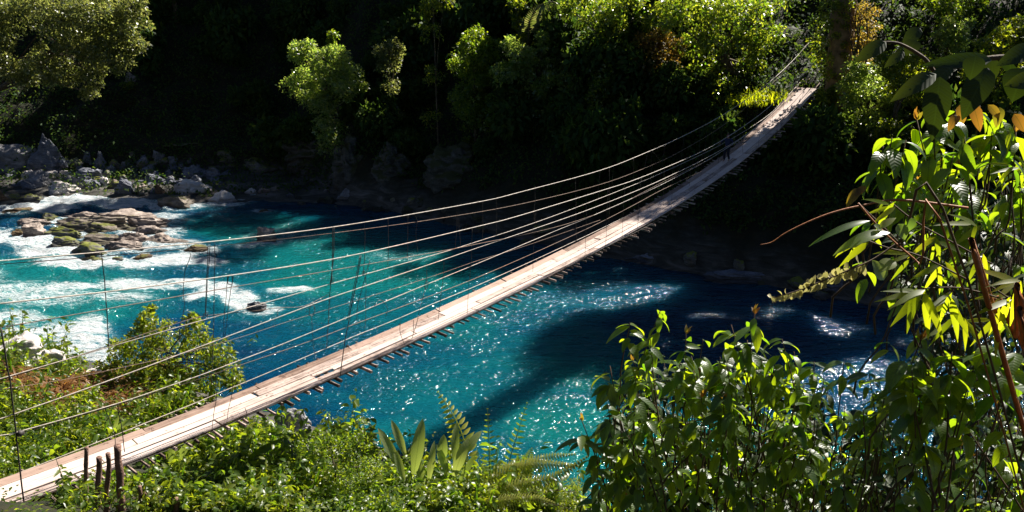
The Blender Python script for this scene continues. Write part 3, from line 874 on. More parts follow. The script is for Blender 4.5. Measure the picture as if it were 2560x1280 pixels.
def water_mat():
    m, nt, out = newmat('river_water')
    at = nd(nt, 'ShaderNodeAttribute', attribute_name='lf')
    sep = nd(nt, 'ShaderNodeSeparateXYZ', {0: at.outputs['Vector']})
    fo, te, ro = sep.outputs[0], sep.outputs[1], sep.outputs[2]
    pos = position(nt)
    mp = nd(nt, 'ShaderNodeMapping', {'Vector': pos, 'Rotation': (0, 0, -.10), 'Scale': (.42, 1.35, 1)})
    P = mp.outputs[0]
    mp3 = nd(nt, 'ShaderNodeMapping', {'Vector': pos, 'Rotation': (0, 0, -.16), 'Scale': (.30, 1.55, 1)})
    n1 = noise(nt, mp3.outputs[0], 1.0, 8, .62, 1.6)
    n2 = noise(nt, mp3.outputs[0], 3.2, 8, .68, 1.1)
    n3 = noise(nt, P, .35, 4, .55, .6)
    # body colour: deep blue to glacial teal
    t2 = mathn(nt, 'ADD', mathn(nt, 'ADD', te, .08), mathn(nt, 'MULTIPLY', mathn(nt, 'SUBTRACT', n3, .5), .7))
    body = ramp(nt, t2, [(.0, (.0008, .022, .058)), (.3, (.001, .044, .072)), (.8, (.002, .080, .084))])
    # foam: threshold of ridged noise gives lacy filaments
    def ridged(f): return mathn(nt, 'SUBTRACT', 1.0, mathn(nt, 'ABSOLUTE', mathn(nt, 'MULTIPLY', mathn(nt, 'SUBTRACT', f, .5), 3.6)))
    n4 = noise(nt, P, 9.0, 5, .65, .6)
    lace = mathn(nt, 'ADD', mathn(nt, 'MULTIPLY', ridged(n1), .40), mathn(nt, 'ADD', mathn(nt, 'MULTIPLY', ridged(n2), .32), mathn(nt, 'MULTIPLY', ridged(n4), .28)))
    thr = mathn(nt, 'SUBTRACT', 1.05, mathn(nt, 'MULTIPLY', fo, .60))
    k = mathn(nt, 'MULTIPLY', mathn(nt, 'SUBTRACT', lace, thr), 5.0)
    k = mathn(nt, 'MINIMUM', mathn(nt, 'MAXIMUM', k, 0.0), 1.0)
    gust = mathn(nt, 'ADD', .12, mathn(nt, 'MULTIPLY', mathn(nt, 'POWER', noise(nt, P, .30, 4, .6, .8), 2.0), 2.3))
    mp2 = nd(nt, 'ShaderNodeMapping', {'Vector': pos, 'Rotation': (0, 0, .5), 'Scale': (.95, 1.15, 1)})
    P2 = mp2.outputs[0]
    b1 = noise(nt, P, 1.1, 3, .55, 1.2)
    b2 = noise(nt, P2, 2.9, 1, .5, .4)
    b3 = ridged(noise(nt, P2, 2.0, 3, .55, 1.0))
    hgt = mathn(nt, 'ADD', mathn(nt, 'MULTIPLY', b1, .8), mathn(nt, 'MULTIPLY', mathn(nt, 'ADD', mathn(nt, 'MULTIPLY', b2, .55), mathn(nt, 'MULTIPLY', b3, .16)), gust))
    hgt = mathn(nt, 'MULTIPLY', hgt, mathn(nt, 'ADD', 1.0, mathn(nt, 'MULTIPLY', ro, .6)))
    bump = nd(nt, 'ShaderNodeBump', {'Strength': 1.0, 'Distance': .42, 'Height': hgt})
    milky = mixc(nt, mathn(nt, 'MULTIPLY', fo, .35), body, (.06, .26, .27))
    pr = nd(nt, 'ShaderNodeBsdfPrincipled', {'Base Color': milky, 'Roughness': .10, 'IOR': 1.33, 'Normal': bump.outputs[0], 'Subsurface Weight': .85, 'Subsurface Radius': (1.0, 1.0, 1.0), 'Subsurface Scale': 3.2}, subsurface_method='BURLEY')
    fcol = ramp(nt, n2, [(.28, (.05, .25, .29)), (.42, (.55, .67, .71)), (.54, (.86, .88, .90))])
    fb = nd(nt, 'ShaderNodeBump', {'Strength': 1.0, 'Distance': .7, 'Height': lace})
    fr = nd(nt, 'ShaderNodeBsdfPrincipled', {'Base Color': fcol, 'Roughness': .55, 'Specular IOR Level': .4, 'Normal': fb.outputs[0]})
    mx = nd(nt, 'ShaderNodeMixShader', {0: k, 1: pr.outputs[0], 2: fr.outputs[0]})
    nt.links.new(mx.outputs[0], out.inputs[0])
    return m
mb = MB()
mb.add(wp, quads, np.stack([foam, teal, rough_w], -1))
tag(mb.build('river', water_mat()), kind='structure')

# rocks that sit on the banks
def rock_on_bank(x0, x1, y0, y1, mt, lab, **kw):
    P, ok = march(np.array([(x0 + x1) / 2.]), np.array([float(y1)]), lo=6)
    b = P[0]
    return rock(x0, x1, y0, y1, mt, lab, base=(b[0], b[1], b[2] - .15), **kw)
for a in [
 (-30, 130, 832, 935, 'pale', 'broad cream boulder on the near shore at the left edge'),
 (90, 190, 868, 945, 'pale', 'cream boulder sloping to the rapids on the near shore'),
 (190, 300, 925, 985, 'pale', 'pale boulder left of the leafy bush on the near shore'),
 (692, 782, 1012, 1092, 'grey', 'smooth grey boulder at the water under the near side of the footbridge'),
 (735, 785, 1060, 1110, 'grey', 'small smooth grey rock in front of the boulder below the footbridge'),
 (700, 775, 1095, 1170, 'grey', 'pale grey rock among leaves below the footbridge'),
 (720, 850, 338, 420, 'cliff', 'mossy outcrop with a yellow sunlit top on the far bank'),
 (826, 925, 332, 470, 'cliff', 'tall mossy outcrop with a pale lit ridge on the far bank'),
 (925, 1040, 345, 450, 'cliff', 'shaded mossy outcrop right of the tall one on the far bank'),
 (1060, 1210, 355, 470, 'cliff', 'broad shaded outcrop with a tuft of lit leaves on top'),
 (930, 956, 393, 409, 'grey', 'small pale stone on the shaded outcrop'),
 (998, 1038, 289, 306, 'grey', 'pale stone lying high on the dark far bank'),
 (312, 358, 180, 216, 'tan', 'sunlit rock face below the upper left tree'),
 (378, 424, 154, 174, 'brown', 'small red brown sunlit rock right of the upper left tree'),
 (520, 640, 368, 420, 'dark', 'low speckled outcrop above the shaded shallows'),
 (600, 700, 392, 432, 'dark', 'lower speckled outcrop just above the shaded water'),
 (350, 520, 340, 362, 'dark', 'thin dark ledge on the bank above the blue grey boulders'),
]:
    rock_on_bank(*a)

# ------------------------------------------------------------------ trees and shrubs of the far bank
def leaf_ball(mb_, c, R, n, ls, up=.35, squash=.85, simple=True, hang=0.0, dens_top=True):
    d = rng.normal(size=(n, 3)); d = unit(d)
    if dens_top: d[:, 2] = np.where((d[:, 2] < -.2) & (rng.random(n) < .5), -d[:, 2], d[:, 2])
    lump = 1 + .22 * fbm(d * 2.2 + c * .7, 3, 13)
    r = R * lump * (.35 + .65 * rng.random(n) ** .45)
    P = c + d * r[:, None] * np.array([1, 1, squash])
    A = unit(d * .7 + rng.normal(size=(n, 3)) * .6 + np.array([0, 0, -.25 - hang]))
    U = unit(np.array([0, 0, 1]) * up + d * .6 + rng.normal(size=(n, 3)) * .45)
    L = ls * rng.uniform(.65, 1.35, n)
    if simple: mb_.simple_leaves(P, A, U, L, L * .52)
    else: mb_.leaves(P, A, U, L, L * .42, curl=rng.uniform(.2, 1.0, n), nseg=3)

def tufted(mb_, c, R, n, ls, simple=True, hang=0.0):
    leaf_ball(mb_, c, R * .78, int(n * .5), ls, simple=simple, hang=hang)
    m = 9
    d = unit(rng.normal(size=(m, 3)) + np.array([0, -.25, .35]))
    for i in range(m):
        leaf_ball(mb_, c + d[i] * R * rng.uniform(.6, .95) * np.array([1, 1, .85]), R * rng.uniform(.26, .46), int(n * .085) + 8, ls, simple=simple, hang=hang)

def woody(name, clusters, Y, mat, ls, label, cat='tree', group=None, dens=240, trunk_r=.16, base=None, simple=True, hang=0.0, bark='bark', wood='trunk', leafname='crown'):
    cl = []
    for c in clusters:
        px, py, rp = c[:3]
        dy = c[3] if len(c) > 3 else rng.uniform(-.6, .6)
        p = at_y(px, py, Y + dy)
        cl.append((p, rp / F * proj(p)[2]))
    ctr = np.mean([p for p, _ in cl], 0)
    if base is None:
        by = ctr[1] + .8
        b = np.array([ctr[0], by, float(ground(np.array([ctr[0]]), np.array([by]))[0]) - .2])
        b[2] = min(b[2], min(p[2] for p, _ in cl))
    else: b = np.array(base)
    root = empty(name, tuple(b), label, cat, group)
    m_ = MB()
    top = ctr + np.array([0, 0, .2])
    mid = (b + top) / 2 + np.array([rng.uniform(-.2, .2), rng.uniform(-.2, .2), 0])
    path = smooth_path([b, mid, top], 6)
    m_.tube(path, np.linspace(trunk_r, trunk_r * .45, len(path)), 7)
    for p, R in cl:
        st = path[rng.integers(len(path) // 2, len(path))]
        md = (st + p) / 2 + rng.normal(size=3) * .15 + np.array([0, 0, .15])
        pp = smooth_path([st, md, p], 4)
        m_.tube(pp, np.linspace(trunk_r * .42, .015, len(pp)), 5)
    m_.build(wood, M[bark], root)
    m_ = MB()
    for p, R in cl:
        tufted(m_, p, R, int(dens * R * R + 50), ls, simple=simple, hang=hang)
    if base is None:
        Rm = np.mean([R for _, R in cl])
        low = min(p[2] for p, _ in cl)
        for u in (.25, .55, .85):
            q = b * (1 - u) + np.array([ctr[0], ctr[1], max(low, b[2] + .5)]) * u + np.array([0, -.3, .3])
            tufted(m_, q + rng.normal(size=3) * Rm * .35, Rm * 1.35, int(dens * 1.0 * Rm * Rm), ls, simple=simple)
    m_.build(leafname, G[mat], root)
    return root

woody('tree', [(40, 45, 70), (130, 40, 85), (235, 40, 80), (310, 60, 55), (330, 110, 40), (270, 120, 60), (190, 120, 55), (110, 165, 55), (160, 185, 45), (30, 175, 50), (230, 185, 40), (300, 160, 38), (222, 232, 24), (75, 200, 30), (330, 15, 40), (-40, 60, 80), (-40, 170, 60), (-110, 100, 90)], 71, 'olive', .27,
      'large olive leaved tree overhanging the river at the upper left', dens=300, trunk_r=.3, base=at_y(-150, 330, 79))
woody('shrub_tree', [(742, 128, 28), (770, 140, 42), (812, 150, 46), (850, 140, 36), (880, 185, 40), (850, 205, 44), (800, 190, 40), (868, 232, 26), (760, 210, 50, .8), (800, 255, 50, .8), (905, 215, 18)], 70, 'silver', .25,
      'bushy pale leaved small tree alone in the left middle of the dark bank', dens=300)
woody('sapling', [(832, 90, 15), (826, 104, 9)], 71, 'green', .22, 'tiny lit sapling top above the bushy pale small tree', 'tree', dens=300, trunk_r=.05)
woody('shrub_tree', [(948, 128, 20), (978, 118, 25), (995, 125, 16), (985, 148, 24), (960, 160, 16)], 70.5, 'olive', .24, 'small ragged tree right of the bushy pale one', dens=300, trunk_r=.1)
woody('tree', [(1185, 95, 36), (1165, 125, 34), (1200, 140, 44), (1222, 115, 30), (1150, 165, 40, .7), (1200, 195, 46, .7), (1180, 260, 60, 1.2)], 66, 'green', .25, 'deep green tree with a lit top left of the twin peaked tree', dens=290)
woody('tree', [(1272, 118, 30), (1300, 138, 34), (1354, 92, 16), (1357, 122, 26), (1335, 160, 40), (1300, 185, 46), (1378, 165, 32), (1368, 215, 40), (1330, 225, 40), (1395, 262, 34), (1425, 300, 26), (1260, 185, 34), (1275, 260, 50, 1.), (1340, 290, 50, 1.)], 64.5, 'silver', .25,
      'broad twin peaked tree with glinting leaves in the middle of the far bank', dens=290)
woody('shrub', [(1412, 200, 22), (1436, 212, 22), (1425, 240, 26), (1452, 245, 14)], 63.5, 'silver', .22, 'shrub with a red tinged top beside the twin peaked tree', 'shrub', dens=300, trunk_r=.06)
woody('shrub', [(1500, 225, 26), (1480, 245, 22), (1528, 240, 26), (1545, 280, 40, .8), (1490, 290, 36, .8)], 61, 'canopy', .24, 'half lit yellow green shrub right of the red tinged one', 'shrub', dens=280, trunk_r=.07)
woody('shrub', [(1455, 98, 16), (1478, 104, 18), (1492, 112, 12)], 66, 'silver', .24, 'small pale spray of leaves above the half lit shrub', 'shrub', dens=320, trunk_r=.05)
woody('tree', [(1612, 105, 34), (1650, 95, 34), (1685, 120, 34), (1640, 140, 40), (1668, 165, 30), (1610, 150, 26)], 61.5, 'rustleaf', .24, 'brownish yellow tree crown left of the great draped tree', dens=290)
woody('tree', [(1290, 20, 26), (1300, 60, 22), (1296, 100, 18)], 67, 'yellow', .28, 'narrow column of yellow leaves above the twin peaked tree', dens=260, trunk_r=.08)
woody('tree', [(1080, 20, 30), (1110, 8, 30), (1062, 40, 14)], 68, 'yellow', .24, 'thin branch of bright leaves at the top middle of the frame', dens=200, trunk_r=.09)
woody('tree', [(1455, 10, 46), (1520, 25, 50), (1575, 12, 52), (1620, 45, 40), (1475, 55, 26), (1545, 60, 30), (1420, 20, 30)], 62.5, 'canopy', .26, 'sunlit crown at the top left of the great draped tree', dens=190, trunk_r=.2)
woody('tree', [(1690, 25, 60), (1760, 40, 64), (1830, 30, 66), (1900, 30, 52), (1930, 85, 34), (1905, 120, 34), (1860, 95, 44), (1790, 110, 54), (1730, 110, 46), (1872, 165, 36), (1890, 205, 22), (1780, 185, 50, .9), (1820, 240, 46, .9), (1730, 200, 40, .9), (1850, 250, 24, .9), (1690, 60, 40)], 60, 'canopy', .27,
      'great leafy tree draped in leaves left of the far bridge end', dens=190, trunk_r=.45, hang=.3)
# the leaning trunk with its vines
TY = 55.8
tb = at_y(2095, 300, TY); tb[2] = float(ground(tb[0:1], tb[1:2])[0]) - .3
tt = [tb, at_y(2095, 230, TY), at_y(2100, 140, TY), at_y(2108, 40, TY), at_y(2114, -60, TY + .3), at_y(2122, -360, TY + .6)]
root = empty('vine_covered_tree', tuple(tb), 'massive vine covered tree trunk behind the far bridge end', 'tree')
m_ = MB(); pp = smooth_path(tt, 8)
m_.tube(pp, np.linspace(.92, .74, len(pp)) * (1 + .06 * np.sin(np.arange(len(pp)) * 1.7)), 14); m_.build('trunk', M['redbark'], root)
m_ = MB()
for (px, py, rp) in ((2052, 60, 24), (2046, 105, 22), (2056, 150, 26), (2068, 20, 22), (2070, 190, 16)):
    p = at_y(px, py, TY - .6); R = rp / F * 57; leaf_ball(m_, p, R, int(330 * R * R + 50), .22)
for k_ in range(16):
    p = at_y(rng.uniform(2072, 2128), rng.uniform(0, 245), TY - .85); leaf_ball(m_, p, rng.uniform(.22, .42), 110, .16)
m_.build('ivy', G['yellow'], root)
m_ = MB()
for (px, py, rp) in ((2152, 60, 30), (2140, 110, 24), (2158, 150, 22), (2168, 95, 20), (2135, 170, 18), (2165, 30, 28), (2185, 70, 14)):
    p = at_y(px, py, TY - .8); R = rp / F * 57; leaf_ball(m_, p, R, int(330 * R * R + 50), .2, hang=.5)
m_.build('vine', G['vine'], root)
m_ = MB()
for k_ in range(9):
    p = at_y(2122 + rng.uniform(-25, 50), 20, TY - 1); q = at_y(2128 + rng.uniform(-20, 40), 200, TY - 1.1)
    m_.tube(smooth_path([p, (p + q) / 2 + rng.normal(size=3) * .15, q], 6), .03, 5)
m_.build('vine_stem', M['twig'], root)
m_ = MB()
for p, R in (((24, 60.5, 28.5), 2.8), ((27, 61.5, 28.5), 2.8), ((25.5, 60.5, 31.5), 3.0)):
    p = np.array(p, float); leaf_ball(m_, p, R, int(330 * R * R + 50), .3)
for q_, R in (((21.2, 57.4, 22.6), 2.5), ((27.5, 57, 24), 2.6), ((29.5, 58.5, 25.5), 2.2), ((23.5, 58.8, 26.3), 2.8), ((25.5, 53, 23.7), 2.6), ((29.3, 54.5, 24), 2.8), ((32.2, 55.2, 24.5), 2.5)):  # crown masses out of view, added to shade the river and deck
    q_ = np.array(q_)
    for k_ in range(5): leaf_ball(m_, q_ + rng.normal(size=3) * R * np.array([.55, .55, .25]), R * .6, 1200, .38)
m_.build('crown', G['green'], root)
m_ = MB()
for q_ in ((24, 60.5, 28.5), (27, 61.5, 28.5), (21.2, 57.4, 22.6), (27.5, 57, 24), (29.5, 58.5, 25.5), (23.5, 58.8, 26.3), (25.5, 53, 23.7), (29.3, 54.5, 24), (32.2, 55.2, 24.5)):  # limbs out to the crown and the added shade masses
    st = at_y(2116, -150, TY + .3); q_ = np.array(q_, float)
    m_.tube(smooth_path([st, (st + q_) / 2 + np.array([0, 0, .6]), q_], 6), np.linspace(.3, .08, 13), 7)
m_.build('limb', M['bark'], root)

woody('shrub', [(2128, 200, 34), (2170, 185, 34), (2150, 240, 38), (2190, 235, 44), (2165, 290, 36), (2210, 300, 30), (2120, 260, 30), (2225, 265, 26), (2245, 300, 30), (2250, 240, 30), (2180, 330, 30), (2140, 170, 26), (2110, 225, 22)], 53.0, 'silver', .22, 'glinting shrub just right of the massive vine covered trunk', 'shrub', dens=330, trunk_r=.1)
woody('shrub', [(2225, 165, 34), (2262, 150, 32), (2285, 180, 26), (2245, 200, 34), (2275, 215, 24), (2230, 225, 24), (2220, 320, 24), (2200, 345, 22), (2300, 215, 28), (2290, 250, 26), (2205, 145, 22), (2320, 160, 22)], 51.0, 'yellow', .22, 'yellow green shrub right of the glinting shrub on the far bank', 'shrub', dens=330, trunk_r=.1)
woody('shrub_tree', [(2372, 70, 26), (2395, 85, 28), (2358, 95, 20), (2400, 110, 20), (2420, 60, 16)], 55, 'silver', .23, 'small pale tree against the dark slope near the upper right corner', dens=300, trunk_r=.1)
woody('tree', [(2470, 120, 34), (2510, 95, 38), (2545, 70, 40), (2490, 150, 34), (2540, 130, 40), (2450, 155, 30), (2580, 100, 40), (2430, 180, 30), (2520, 180, 30), (2460, 205, 30)], 49, 'yellow', .22, 'bright bushy tree in the upper right corner behind the dark leaves', dens=310)
woody('tree', [(2320, 8, 20), (2360, 2, 28), (2405, 8, 26), (2450, 12, 22), (2345, 26, 12)], 57, 'green', .23, 'thin leafy bough at the top right of the frame', dens=230, trunk_r=.1)
woody('shrub', [(1842, 268, 20), (1862, 250, 22), (1885, 262, 26), (1835, 292, 20), (1868, 285, 22), (1905, 245, 20)], 57.6, 'yellow', .2, 'low leafy shrub on the bank left of the far bridge end', 'shrub', dens=380, trunk_r=.05)
woody('shrub', [(2050, 240, 16), (2064, 252, 14), (2046, 258, 12)], 55.0, 'yellow', .18, 'small yellow shrub at the right side of the far bridge end', 'shrub', dens=420, trunk_r=.04)
woody('shrub', [(1985, 290, 14), (1990, 330, 16), (1975, 352, 12)], 54.0, 'green', .2, 'dim hanging shrub under the right edge of the far deck', 'shrub', dens=300, trunk_r=.04)

# grass on the bank at the far bridge end
def grass_tuft(name, pxs, pys, spread, n, hgt, mat, label, cat='grass tuft', Y=None):
    P, ok = march(np.asarray(pxs, float), np.asarray(pys, float), lo=8)
    P = P[ok]
    if Y is not None: P = at_y(np.asarray(pxs, float), np.asarray(pys, float), Y)
    m_ = MB()
    idx = rng.integers(0, len(P), n)
    B = P[idx] + rng.normal(size=(n, 3)) * np.array([spread, spread, .05])
    A = unit(rng.normal(size=(n, 3)) * .35 + np.array([0, 0, 1]))
    U = unit(rng.normal(size=(n, 3)))
    L = hgt * rng.uniform(.6, 1.3, n)
    m_.leaves(B, A, U, L, L * .07 + .012, curl=rng.uniform(.3, 1.6, n), shape='lance', nseg=4)
    o = m_.build(name, G[mat])
    return tag(o, label, cat)
grass_tuft('grass_tuft', [1870, 1885, 1900, 1915, 1930, 1945], [262, 260, 257, 252, 250, 247], .7, 1500, .7, 'bamboo', 'golden grass on the bank left of the far bridge end', Y=56.5)
grass_tuft('sedge_tuft', [540, 555, 570], [650, 650, 652], .22, 260, .5, 'rustleaf', 'brown sedge tuft on the low rock right of the islet')
grass_tuft('sedge_tuft', [498, 508, 518], [636, 638, 640], .26, 300, .35, 'rustleaf', 'smaller brown sedge tuft between the islet and the larger tuft')
def mossy_tuft(pxs, pys, mat, label):
    P, ok = march(np.asarray(pxs, float), np.asarray(pys, float), lo=20)
    m_ = MB()
    p = P[ok][0]
    for i_ in range(3): leaf_ball(m_, p + np.array([.36 * i_, -.5, .35 + .08 * (i_ % 2)]), .42, 120, .2)
    tag(m_.build('fern_tuft', G[mat]), label, 'fern')
mossy_tuft([765, 780, 795], [350, 348, 352], 'vine', 'golden fern tuft lit on top of the mossy outcrop')
mossy_tuft([1172, 1188, 1200], [362, 360, 366], 'yellow', 'lit yellow fern tuft on the broad shaded outcrop')
mossy_tuft([318, 330, 345], [222, 216, 208], 'yellow', 'mossy green tuft under the sunlit rock face')

# the palm frond and the pale board behind the bridge
def frond(mb_, pts, plen, pw, n, mat_rnd=None, droop=.5, shape='lance', taper=True, side_ang=1.1, curl=.5):
    path = smooth_path(pts, 10)
    seg = np.linalg.norm(np.diff(path, axis=0), axis=1); cum = np.concatenate([[0], np.cumsum(seg)])
    tt_ = np.linspace(.12, .99, n)
    P = np.stack([np.interp(tt_ * cum[-1], cum, path[:, i]) for i in range(3)], -1)
    T = unit(np.gradient(P, axis=0))
    toc = unit(EYE - P)
    S = unit(np.cross(T, toc * .5 + np.array([0, 0, .8])))
    w = np.sin(np.pi * np.clip(tt_, 0, 1) ** .6) ** .7 if taper else np.ones(n)
    w = np.maximum(w, .12)
    for sg in (-1, 1):
        A = unit(S * sg * math.sin(side_ang) + T * math.cos(side_ang) + np.array([0, 0, -droop * .3]))
        U = unit(np.cross(A, T) * sg + 1e-6)
        U = np.where(U[:, 2:3] < 0, -U, U)
        mb_.leaves(P, A, U, plen * w * rng.uniform(.9, 1.1, n), pw * np.sqrt(w), curl=curl, shape=shape, nseg=4, rnd=rng.random(n))
    return path
root = empty('palm', tuple(at_y(1325, 90, 66)), 'arching palm frond at the top middle above the twin peaked tree', 'palm')
m_ = MB()
pth = frond(m_, [at_y(1320, 100, 66), at_y(1326, 50, 66), at_y(1350, 15, 66), at_y(1385, 5, 65.6), at_y(1400, 25, 65.2)], 1.0, .10, 34, droop=1.2)
m_.build('frond', G['olive'], root)
m_ = MB(); gz = float(ground(np.array([pth[0][0]]), np.array([pth[0][1]]))[0])
m_.tube(np.concatenate([[pth[0] - np.array([0, 0, max(.5, pth[0][2] - gz)])], pth]), .035, 5); m_.build('stem', M['bark'], root)
c = at_y(1959, 150, 62)
root = empty('board_panel', tuple(c + np.array([0, 0, -3])), 'small pale slatted board panel standing in the dark behind the bridge end', 'panel')
m_ = MB()
for i in range(5):
    z = c[2] + (i - 2) * .15
    for (dx0, dx1, dz0, dz1) in ((-.3, .3, -.065, .065),):
        V = [[c[0] + x, c[1] + y, z + zz] for y in (0, .03) for zz in (dz0, dz1) for x in (dx0, dx1)]
        m_.add(V, [[0, 1, 3, 2], [4, 6, 7, 5], [0, 4, 5, 1], [2, 3, 7, 6], [0, 2, 6, 4], [1, 5, 7, 3]])
m_.build('slat_panel', simple_mat('pale_boards', (.3, .33, .36), (.5, .52, .55), 3, .7, .1), root, smooth=False)
for sx in (-.24, .24):
    m_ = MB(); m_.tube([c + np.array([sx, .06, -3.2]), c + np.array([sx, .06, .3])], .04, 6); m_.build('post', M['bark'], root)

# trees added to shade the slope: trunks in view, crowns mostly above the frame
SHADE_TREES = [(1.5, 78, 27, 3.6), (-12, 86, 30, 4.2), (-27, 90, 31, 4.4), (-36, 88, 28, 4.2), (-4, 88, 30, 4.0),
        (46, 66, 31, 4.5)]
for i, (x_, y_, z_, R) in enumerate(SHADE_TREES):
    c = np.array([x_, y_, z_], float)
    b = np.array([c[0] + rng.uniform(-.8, .8), y_ + 1.5, 0]); b[2] = float(ground(b[0:1], b[1:2])[0]) - .3
    root = empty('shade_tree', tuple(b), 'slender dark tree added to shade the far slope', 'tree', 'trees added to shade the far slope')
    m_ = MB(); pp = smooth_path([b, (b + c) / 2 + rng.normal(size=3) * .3, c], 8); m_.tube(pp, np.linspace(.26, .1, len(pp)), 8); m_.build('trunk', M['bark'], root)
    m_ = MB()
    for k_ in range(6):
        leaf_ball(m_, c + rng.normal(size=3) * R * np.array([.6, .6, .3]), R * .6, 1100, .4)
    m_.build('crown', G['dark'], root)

protos = []
for v_ in range(4):
    m_ = MB()
    for k_ in range(6):
        leaf_ball(m_, rng.normal(size=3) * np.array([.55, .4, .35]) + np.array([0, 0, .9]), rng.uniform(.5, .85), 260, .3)
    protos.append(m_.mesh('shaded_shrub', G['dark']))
pxs = rng.uniform(330, 2450, 190); pys = rng.uniform(10, 420, 190)
P, ok = march(pxs, pys, lo=30); P = P[ok]
_px, _py, _ = proj(P)
P = P[(far_s(P[:, 0], P[:, 1]) > 3.5) & ~((_px > 1760) & (_py < 380)) & ~((_px < 640) & (_py > 170))][:100]
first = bpy.data.objects.new('shaded_shrub', protos[0])
for i_, p in enumerate(P):
    o = first if i_ == 0 else first.copy()
    o.data = protos[i_ % 4]
    o.location = p - np.array([0, 0, .2])
    sc_ = rng.uniform(.8, 1.9)
    o.scale = (sc_, sc_, sc_ * rng.uniform(.9, 1.5)); o.rotation_euler = (rng.uniform(-.2, .2), rng.uniform(-.2, .2), rng.uniform(0, 6.28))
    COL.objects.link(o)
    tag(o, 'dark shaded shrub on the far slope between the sunlit crowns', 'shrub', 'shaded shrubs on the far slope')
sm = [rock_mesh(900 + i_, (1, .8, .6), M['blue' if i_ % 3 else 'dark'], 0, 4, 0, .7) for i_ in range(5)]
q = poly_pts([(0, 405), (60, 420), (200, 400), (330, 385), (480, 400), (560, 430), (600, 470), (430, 485), (250, 484), (120, 470), (0, 474)], 110)
P, ok = march(q[:, 0], q[:, 1], lo=30); P = P[ok & (P[:, 2] > 0)]
first = bpy.data.objects.new('stone', sm[0])
for i_, p in enumerate(P):
    o = first if i_ == 0 else first.copy()
    o.data = sm[i_ % 5]; o.location = p - np.array([0, 0, .12])
    sc_ = rng.uniform(.45, 1.5); o.scale = (sc_ * rng.uniform(.8, 1.3), sc_, sc_ * rng.uniform(.8, 1.2)); o.rotation_euler = (rng.uniform(-.3, .3), rng.uniform(-.3, .3), rng.uniform(0, 6.28))
    COL.objects.link(o)
    tag(o, 'small grey stone packed between the boulders of the far shore', 'stone', 'small stones between the far shore boulders')

xs_ = rng.uniform(-20, 21, 90)
P = np.stack([xs_, np.interp(xs_, SX, SY) + rng.uniform(-.9, 1.6, 90), np.zeros(90)], -1)
P[:, 2] = np.maximum(ground(P[:, 0], P[:, 1]) - .2, -.15)
P = P[P[:, 2] < .9][:42]
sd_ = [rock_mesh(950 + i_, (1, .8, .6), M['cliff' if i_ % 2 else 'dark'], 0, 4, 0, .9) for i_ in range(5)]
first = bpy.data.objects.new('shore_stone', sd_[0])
for i_, p in enumerate(P):
    o = first if i_ == 0 else first.copy()
    o.data = sd_[i_ % 5]; o.location = p
    sc_ = rng.uniform(.4, 1.3); o.scale = (sc_ * rng.uniform(.8, 1.4), sc_, sc_ * rng.uniform(.7, 1.1)); o.rotation_euler = (rng.uniform(-.3, .3), rng.uniform(-.3, .3), rng.uniform(0, 6.28))
    COL.objects.link(o)
    tag(o, 'dark stone lying along the shaded waterline of the far bank', 'stone', 'stones along the shaded far waterline')

# far bank undergrowth: nobody could count it
def far_cover():
    n = 26000
    px = rng.uniform(-60, 2620, n); py = rng.uniform(-60, 720, n)
    P, ok = march(px, py, lo=30, step=.6)
    P = P[ok]
    s = far_s(P[:, 0], P[:, 1])
    dn = fbm(P * .35, 3, 61)
    keep = (s > 2.5) & (dn + rng.random(len(P)) * .5 > -.05 - .05 * np.minimum(s, 12)) & (np.abs(P[:, 1]) < 140)
    P = P[keep]
    reps = 5
    Q = np.repeat(P, reps, 0)
    n = len(Q)
    hgt = np.repeat(.35 + .9 * np.clip(fbm(P * .6, 3, 88) + .35, 0, 1), reps)
    Q = Q + rng.normal(size=(n, 3)) * np.array([.35, .35, .12]) + np.stack([np.zeros(n), -hgt * .35, hgt * rng.random(n)], -1)
    A = unit(rng.normal(size=(n, 3)) + np.array([0, -.7, -.2])); U = unit(rng.normal(size=(n, 3)) * .6 + np.array([0, -.4, 1]))
    L = rng.uniform(.18, .42, n)
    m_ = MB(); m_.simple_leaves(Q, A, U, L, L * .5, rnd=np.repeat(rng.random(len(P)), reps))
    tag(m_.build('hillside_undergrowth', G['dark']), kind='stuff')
far_cover()

